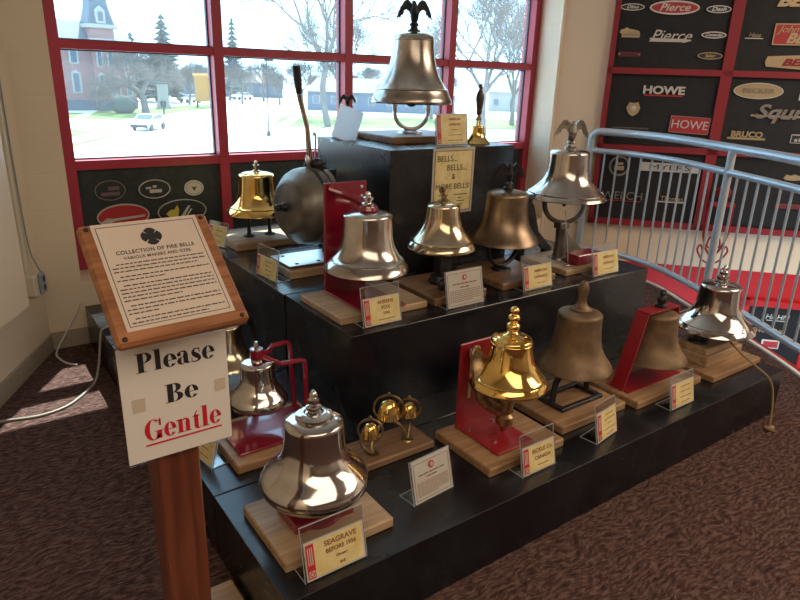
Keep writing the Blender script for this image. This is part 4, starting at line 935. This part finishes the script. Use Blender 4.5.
f = obj('dormer', MB().prism([(-.85,13.8),(.65,13.8),(.65,15.8),(-.1,16.5),(-.85,15.8)], -1.6, .5), M['stone'], t); obj('pane', MB().box(-.5,.3,-1.66,-1.6,14.2,15.6), M['bglass'], f)
obj('tower_ridge', MB().tube([(2.05,-1.35,13.8),(1.55,-.85,16),(1.1,-.4,19.5)], .12, 6), M['stone'], t)
for x, z0, z1 in ((-9.4,3.0,6.0),(-4.6,3.0,6.0),(-9.4,7.6,10.0),(-4.6,7.6,10.0)):
    f = obj('window', MB().prism([(x-.75,z0-.2),(x+.75,z0-.2),(x+.75,z1),(x,z1+.5),(x-.75,z1)], -.12, .05), M['stone'], t); obj('pane', MB().box(x-.45,x+.45,-.16,-.12,z0,z1-.1), M['bglass'], f)
for x, z0, z1 in ((-.9,2.4,5.8),(.9,2.4,5.8),(-.9,7.2,9.8),(.9,7.2,9.8)):
    f = obj('window', MB().prism([(x-.5,z0-.2),(x+.5,z0-.2),(x+.5,z1),(x,z1+.4),(x-.5,z1)], -1.32, -1.15), M['stone'], t); obj('pane', MB().box(x-.28,x+.28,-1.36,-1.32,z0,z1-.1), M['bglass'], f)
for x in (3.0,5.0):
    for z0, z1 in ((2.4,5.6),(7.2,9.6)):
        f = obj('window', MB().prism([(x-.55,z0-.2),(x+.55,z0-.2),(x+.55,z1),(x,z1+.4),(x-.55,z1)], 2.38, 2.55), M['stone'], t); obj('pane', MB().box(x-.32,x+.32,2.34,2.38,z0,z1-.1), M['bglass'], f)
obj('stone_base', MB().box(-14.1,0,-.15,0,0,1.7).box(-2.0,2.0,-1.35,-1.2,0,1.7).box(1.9,6.3,2.35,2.5,0,1.7), M['slate'], t)
# low houses
def house(label, x, y, w, d, hh, rz, wm, rm, rh=2.2):
    t = thing('low_house', label, 'house', (x,y,GZ), R_(rz))
    obj('wall', MB().box(-w/2,w/2,0,d,0,hh), wm, t); obj('roof', MB().add([(-w/2-.4,-.5,hh),(w/2+.4,-.5,hh),(w/2+.4,d+.5,hh),(-w/2-.4,d+.5,hh),(-w/2+1,d/2,hh+rh),(w/2-1,d/2,hh+rh)], [(0,1,5,4),(1,2,5),(2,3,4,5),(3,0,4),(3,2,1,0)]), rm, t)
    n = int(w//3)
    for k in range(n):
        xx = -w/2+1.5+k*3
        f = obj('window', MB().box(xx-.6,xx+.6,-.08,.02,1.0,2.3), M['stone'], t); obj('pane', MB().box(xx-.45,xx+.45,-.11,-.08,1.1,2.2), M['bglass'], f)
house('low blue house with a beige roof across the lawn behind the largest bell', 60, 90, 24, 9, 2.9, -38, M['bluewall'], M['beige_roof'])
house('low grey house far down the street left of the lamp post', 57, 148, 24, 9, 3.2, -25, M['slate'], M['beige_roof'])
house('pale house behind the hand bell', 92, 86, 18, 9, 3.4, -50, M['stone'], M['beige_roof'])
house('blue grey house behind the bare trees beside the yellow block', 42, 160, 16, 9, 5.5, -12, M['bluewall'], M['slate'])
# trees
def tree(label, x, y, h, seed, r0=.35, spread=.55, depth=6, first=.22, group='bare trees outside', lean=0):
    tmin = .00013*math.hypot(x,y); rnd = random.Random(seed); t = thing('bare_tree', label, 'tree', (x,y,GZ), 0, group)
    tk = MB(); tw = MB()
    def grow(p, d, l, r, k):
        n = 3; pts = [p]; q = p.copy(); dd = d.copy()
        for i in range(n):
            dd = (dd + Vector((rnd.uniform(-.18,.18), rnd.uniform(-.18,.18), rnd.uniform(-.04,.14)))).normalized(); q = q + dd*l/n; pts.append(q.copy())
        rr = [r, r*.88, r*.78, r*.66]
        (tk if k < 2 else tw).tube(pts, rr, 6 if k < 2 else 3, cap=False)
        if k >= depth: return
        m = (3 if k < 3 else 4) if k > 0 else 4
        for i in range(m):
            a = rnd.uniform(0, 2*PI) if k else 2*PI*i/m+rnd.uniform(-.4,.4); s_ = spread*rnd.uniform(.7,1.3)
            u = dd.orthogonal().normalized(); v = dd.cross(u); nd = (dd*math.cos(s_) + (u*math.cos(a)+v*math.sin(a))*math.sin(s_)); nd.z += .08; nd.normalize()
            st = pts[-1] if (i < 2 or k == 0) else pts[-2]
            grow(st.copy(), nd, l*rnd.uniform(.70,.88), max(r*.60, tmin), k+1)
    grow(Vector((0,0,0)), Vector((lean,0,1)).normalized(), h*first, r0, 0)
    obj('trunk', tk, M['bark'], t, True, sharp=80); obj('branches', tw, M['twig'], t)
    return t
tree('spreading bare tree with a forked trunk in front of the brick house', 22.9, 89, 12.5, 3, .55, .80, 6, .20)
tree('tall bare tree with a slim trunk on the lawn right of the lever handle', 36.2, 64.8, 21, 8, .40, .50, 6, .30, lean=-.05)
tree('tall bare tree just left of the largest bell', 46, 78, 15, 12, .30, .5, 6, .26)
tree('wide bare tree filling the right window panes above the hand bell', 47, 51, 20, 21, .38, .62, 6, .21)
tree('bare tree at the far right behind the red window frame', 62, 62, 19, 33, .36, .62, 6, .20)
tree('bare tree behind the eagle of the largest bell', 58, 74, 17, 40, .3, .6, 6, .20)
FAR = [(8,86,13,'bare tree at the left edge of the brick house'),(44,132,13,'leftmost bare tree of the distant row seen in the second pane'),(50,130,14,'bare tree just left of the lamp post in the distant row'),(56,127,14,'bare tree just right of the lamp post in the distant row'),
 (62,122,14,'bare tree of the distant row beyond the lever handle'),(34,124,13,'bare tree beyond the yellow block'),(76,118,14,'bare tree far beyond the low blue house'),(86,108,14,'bare tree behind the pale house'),(68,120,15,'rightmost bare tree of the distant row in the second pane'),(39,138,14,'bare tree right of the yellow block near the first mullion')]
for i, (x, y, h_, lb) in enumerate(FAR): tree(lb, x, y, h_-3, 50+i, .3, .65, 6, .2)
for i, (x, y, lb) in enumerate(((47,116,'low bare tree before the leftmost distant trees of the second pane'),(53,113,'low bare tree left of the lamp post before the far houses'),(59,109,'low bare tree seen behind the lever handle'),(64,105,'low bare tree left of the blue house'),(69,99,'low bare tree behind the blue house roof'),(76,93,'low bare tree at the right end of the blue house'),(36,112,'low bare tree beside the orange block'),(30,107,'low bare tree before the tall evergreen'))):
    tree(lb, x, y, 9.5, 80+i, .22, .75, 6, .18)
def conifer(label, x, y, h, r, seed):
    rnd = random.Random(seed); t = thing('evergreen_tree', label, 'tree', (x,y,GZ), 0, 'evergreens outside')
    obj('trunk', MB().tube([(0,0,0),(0,0,h*.95)], [h*.02,h*.004], 6), M['bark'], t)
    mb = MB(); n = 16
    for i in range(n):
        z = h*(.12+.86*i/n)+rnd.uniform(-.1,.1); rr = r*(1-i/n)**.8+.15; m = 15
        for k in range(m):
            a = 2*PI*k/m+rnd.uniform(-.2,.2); L_ = rr*rnd.uniform(.5,1.2); w_ = L_*.20
            c, s_ = math.cos(a), math.sin(a)
            mb.add([(0,0,z+h*.05),(c*L_-s_*w_*.2,s_*L_+c*w_*.2,z-.12*L_),(c*L_*.6-s_*w_,s_*L_*.6+c*w_,z-.1*L_),(c*L_*.6+s_*w_,s_*L_*.6-c*w_,z-.1*L_),(c*L_*.4,s_*L_*.4,z-.25*L_)], [(0,2,1),(0,1,3),(4,1,2),(4,3,1),(0,4,2),(0,3,4)])
    obj('foliage', mb, M['needle'], t)
conifer('tall dark evergreen right of the brick house', 34.6, 119.5, 14.8, 4.0, 1)
conifer('small distant evergreen top above the transom of the second pane', 55.5, 141, 17, 2.6, 2)
conifer('evergreen beside the tall evergreen near the yellow block', 30.4, 124, 11.8, 4.0, 3)
tag(obj('hedge', MB().ell((0,0,1),(1.6,1.2,1.2),14,8), M['needle'], None, True, (20.6,90.6,GZ)), 'round bush by the forked tree before the brick house', 'bush')
# street furniture
t = thing('lamp_post', 'slim dark lamp post at the street corner seen in the second pane', 'lamp post', (25.3,56.5,GZ))
obj('pole', MB().tube([(0,0,0),(0,0,6.6)], [.07,.045], 8).lathe([(0,0),(.2,0),(.18,.3),(.09,.5),(0,.5)], 10), M['dark_metal'], t, True); obj('lamp_head', MB().box(-.15,.6,-.12,.12,6.5,6.65), M['dark_metal'], t)
t = thing('brick_sign', 'yellow orange block sign standing by the street at the first mullion', 'sign', (35.8,104,GZ), R_(-15))
obj('panel', MB().box(-1.3,1.3,-.4,.4,.9,4.9), mat('orange_panel',(.42,.20,.035),.7), t); obj('cap', MB().box(-1.5,1.5,-.5,.5,4.7,5.1), mat('cap_orange',(.6,.32,.10),.7), t); obj('leg', MB().box(-1.2,-.9,-.2,.2,0,.9), M['dark_metal'], t); obj('leg', MB().box(.9,1.2,-.2,.2,0,.9), M['dark_metal'], t)
t = thing('stone_monument', 'grey stone monument on the lawn before the evergreen', 'monument', (28.6,101,GZ), R_(-15)); t.scale = (.85,.85,.85); obj('shaft', MB().rbox(-.9,.9,-.5,.5,.6,4.2,.1), M['stone'], t); obj('plinth', MB().box(-1.2,1.2,-.7,.7,0,.8), M['stone'], t); obj('cap', MB().box(-1.15,1.15,-.65,.65,4.1,4.4), M['slate'], t)
t = thing('mailbox', 'small dark post box at the edge of the far lawn', 'mailbox', (24.9,88.0,GZ)); obj('post', MB().box(-.08,.08,-.08,.08,0,1.0), M['dark_metal'], t); obj('box', MB().rbox(-.3,.3,-.25,.25,.9,1.7,.05), M['dark_metal'], t)
def car(label, x, y, rz, m, s=1):
    t = thing('parked_car', label, 'car', (x,y,GZ), R_(rz)); t.scale = (s,s,s)
    prof = [(-2.2,.45),(-2.25,.8),(-1.9,.98),(-1.0,1.02),(-.5,1.42),(.9,1.45),(1.5,1.05),(2.1,.95),(2.2,.5)]
    obj('body', MB().prism(prof, -.85, .85), m, t)
    obj('glass', MB().prism([(-.92,1.03),(-.48,1.37),(.85,1.40),(1.35,1.06)], -.87, .87), M['bglass'], t)
    obj('windshield', MB().add([(-1.02,-.7,1.035),(-1.02,.7,1.035),(-.52,.7,1.43),(-.52,-.7,1.43)], [(0,1,2,3)]).add([(-1.03,-.7,1.05),(-1.03,.7,1.05),(-.53,.7,1.445),(-.53,-.7,1.445)], [(0,1,2,3)]), M['bglass'], t)
    for wx in (-1.35,1.35):
        for wy_ in (-.82,.82): obj('wheel', MB().lathe([(0,-.1),(.30,-.1),(.33,-.06),(.33,.06),(.30,.1),(0,.1)], 16, Matrix.Translation((wx,wy_,.33))@Matrix.Rotation(PI/2,4,'X')), M['ink'], t)
    obj('bumper', MB().box(-2.28,-2.15,-.8,.8,.35,.6), M['ink'], t)
    return t
car('white car driving on the street in the first pane', 17.0, 65.5, 52, mat('car_white',(.62,.66,.70),.3))
car('pale car parked far off by the evergreens', 38.5,119, 20, mat('car_silver',(.5,.52,.55),.3))
car('white car parked at the far end of the street', 53.5,132, 15, mat('car_pale',(.7,.72,.75),.3))

# ------------------------------------------------------------------ light
world = bpy.data.worlds.new('sky'); bpy.context.scene.world = world; world.use_nodes = True
bg = world.node_tree.nodes['Background']; bg.inputs[0].default_value = (.48,.76,1,1); bg.inputs[1].default_value = 3.4
sun = bpy.data.lights.new('sun', 'SUN'); sun.energy = 12; sun.angle = R_(.6); sun.color = (1,.93,.82)
so = bpy.data.objects.new('sun', sun); COL.objects.link(so)
so.rotation_euler = Vector((-.35,-.557,-1)).to_track_quat('-Z','Y').to_euler(); so.location = (5,9,12)
def lamp(x, y, w, h_, e, label):
    t = thing('ceiling_light', label, 'lamp', (x,y,3.3)); obj('housing', MB().box(-w/2-.03,w/2+.03,-h_/2-.03,h_/2+.03,-.05,-.001), M['trim_white'], t)
    L = bpy.data.lights.new('ceiling_lamp', 'AREA'); L.shape = 'RECTANGLE'; L.size = w; L.size_y = h_; L.energy = e; L.color = (1,.80,.60)
    o = bpy.data.objects.new('ceiling_lamp', L); COL.objects.link(o); o.parent = t; o.location = (0,0,-.06)
lamp(-.2, -1.9, 4.6, 3.0, 95, 'wide warm ceiling light behind the viewer')
lamp(5.6, -.9, 3.2, 3.2, 175, 'wide warm ceiling light over the lower hall')

# ------------------------------------------------------------------ camera
sc = bpy.context.scene
fpx, yaw, pitch, roll = 637.44, .626543, .336608, .0328776
cam = bpy.data.cameras.new('camera'); co = bpy.data.objects.new('camera', cam); COL.objects.link(co)
fwd = Vector((math.sin(yaw)*math.cos(pitch), math.cos(yaw)*math.cos(pitch), -math.sin(pitch))); rt = Vector((math.cos(yaw), -math.sin(yaw), 0)); up = rt.cross(fwd)
r2 = rt*math.cos(roll) + up*math.sin(roll); u2 = -rt*math.sin(roll) + up*math.cos(roll)
co.matrix_world = Matrix(((r2.x,u2.x,-fwd.x,0),(r2.y,u2.y,-fwd.y,0),(r2.z,u2.z,-fwd.z,1.55),(0,0,0,1)))
cam.sensor_width = 36; cam.lens = fpx/800*36; cam.clip_start = .05; cam.clip_end = 500
sc.camera = co
sc.view_settings.view_transform = 'Standard'; sc.view_settings.look = 'None'; sc.view_settings.exposure = .38; sc.view_settings.gamma = 1; sc.view_settings.use_curve_mapping = False
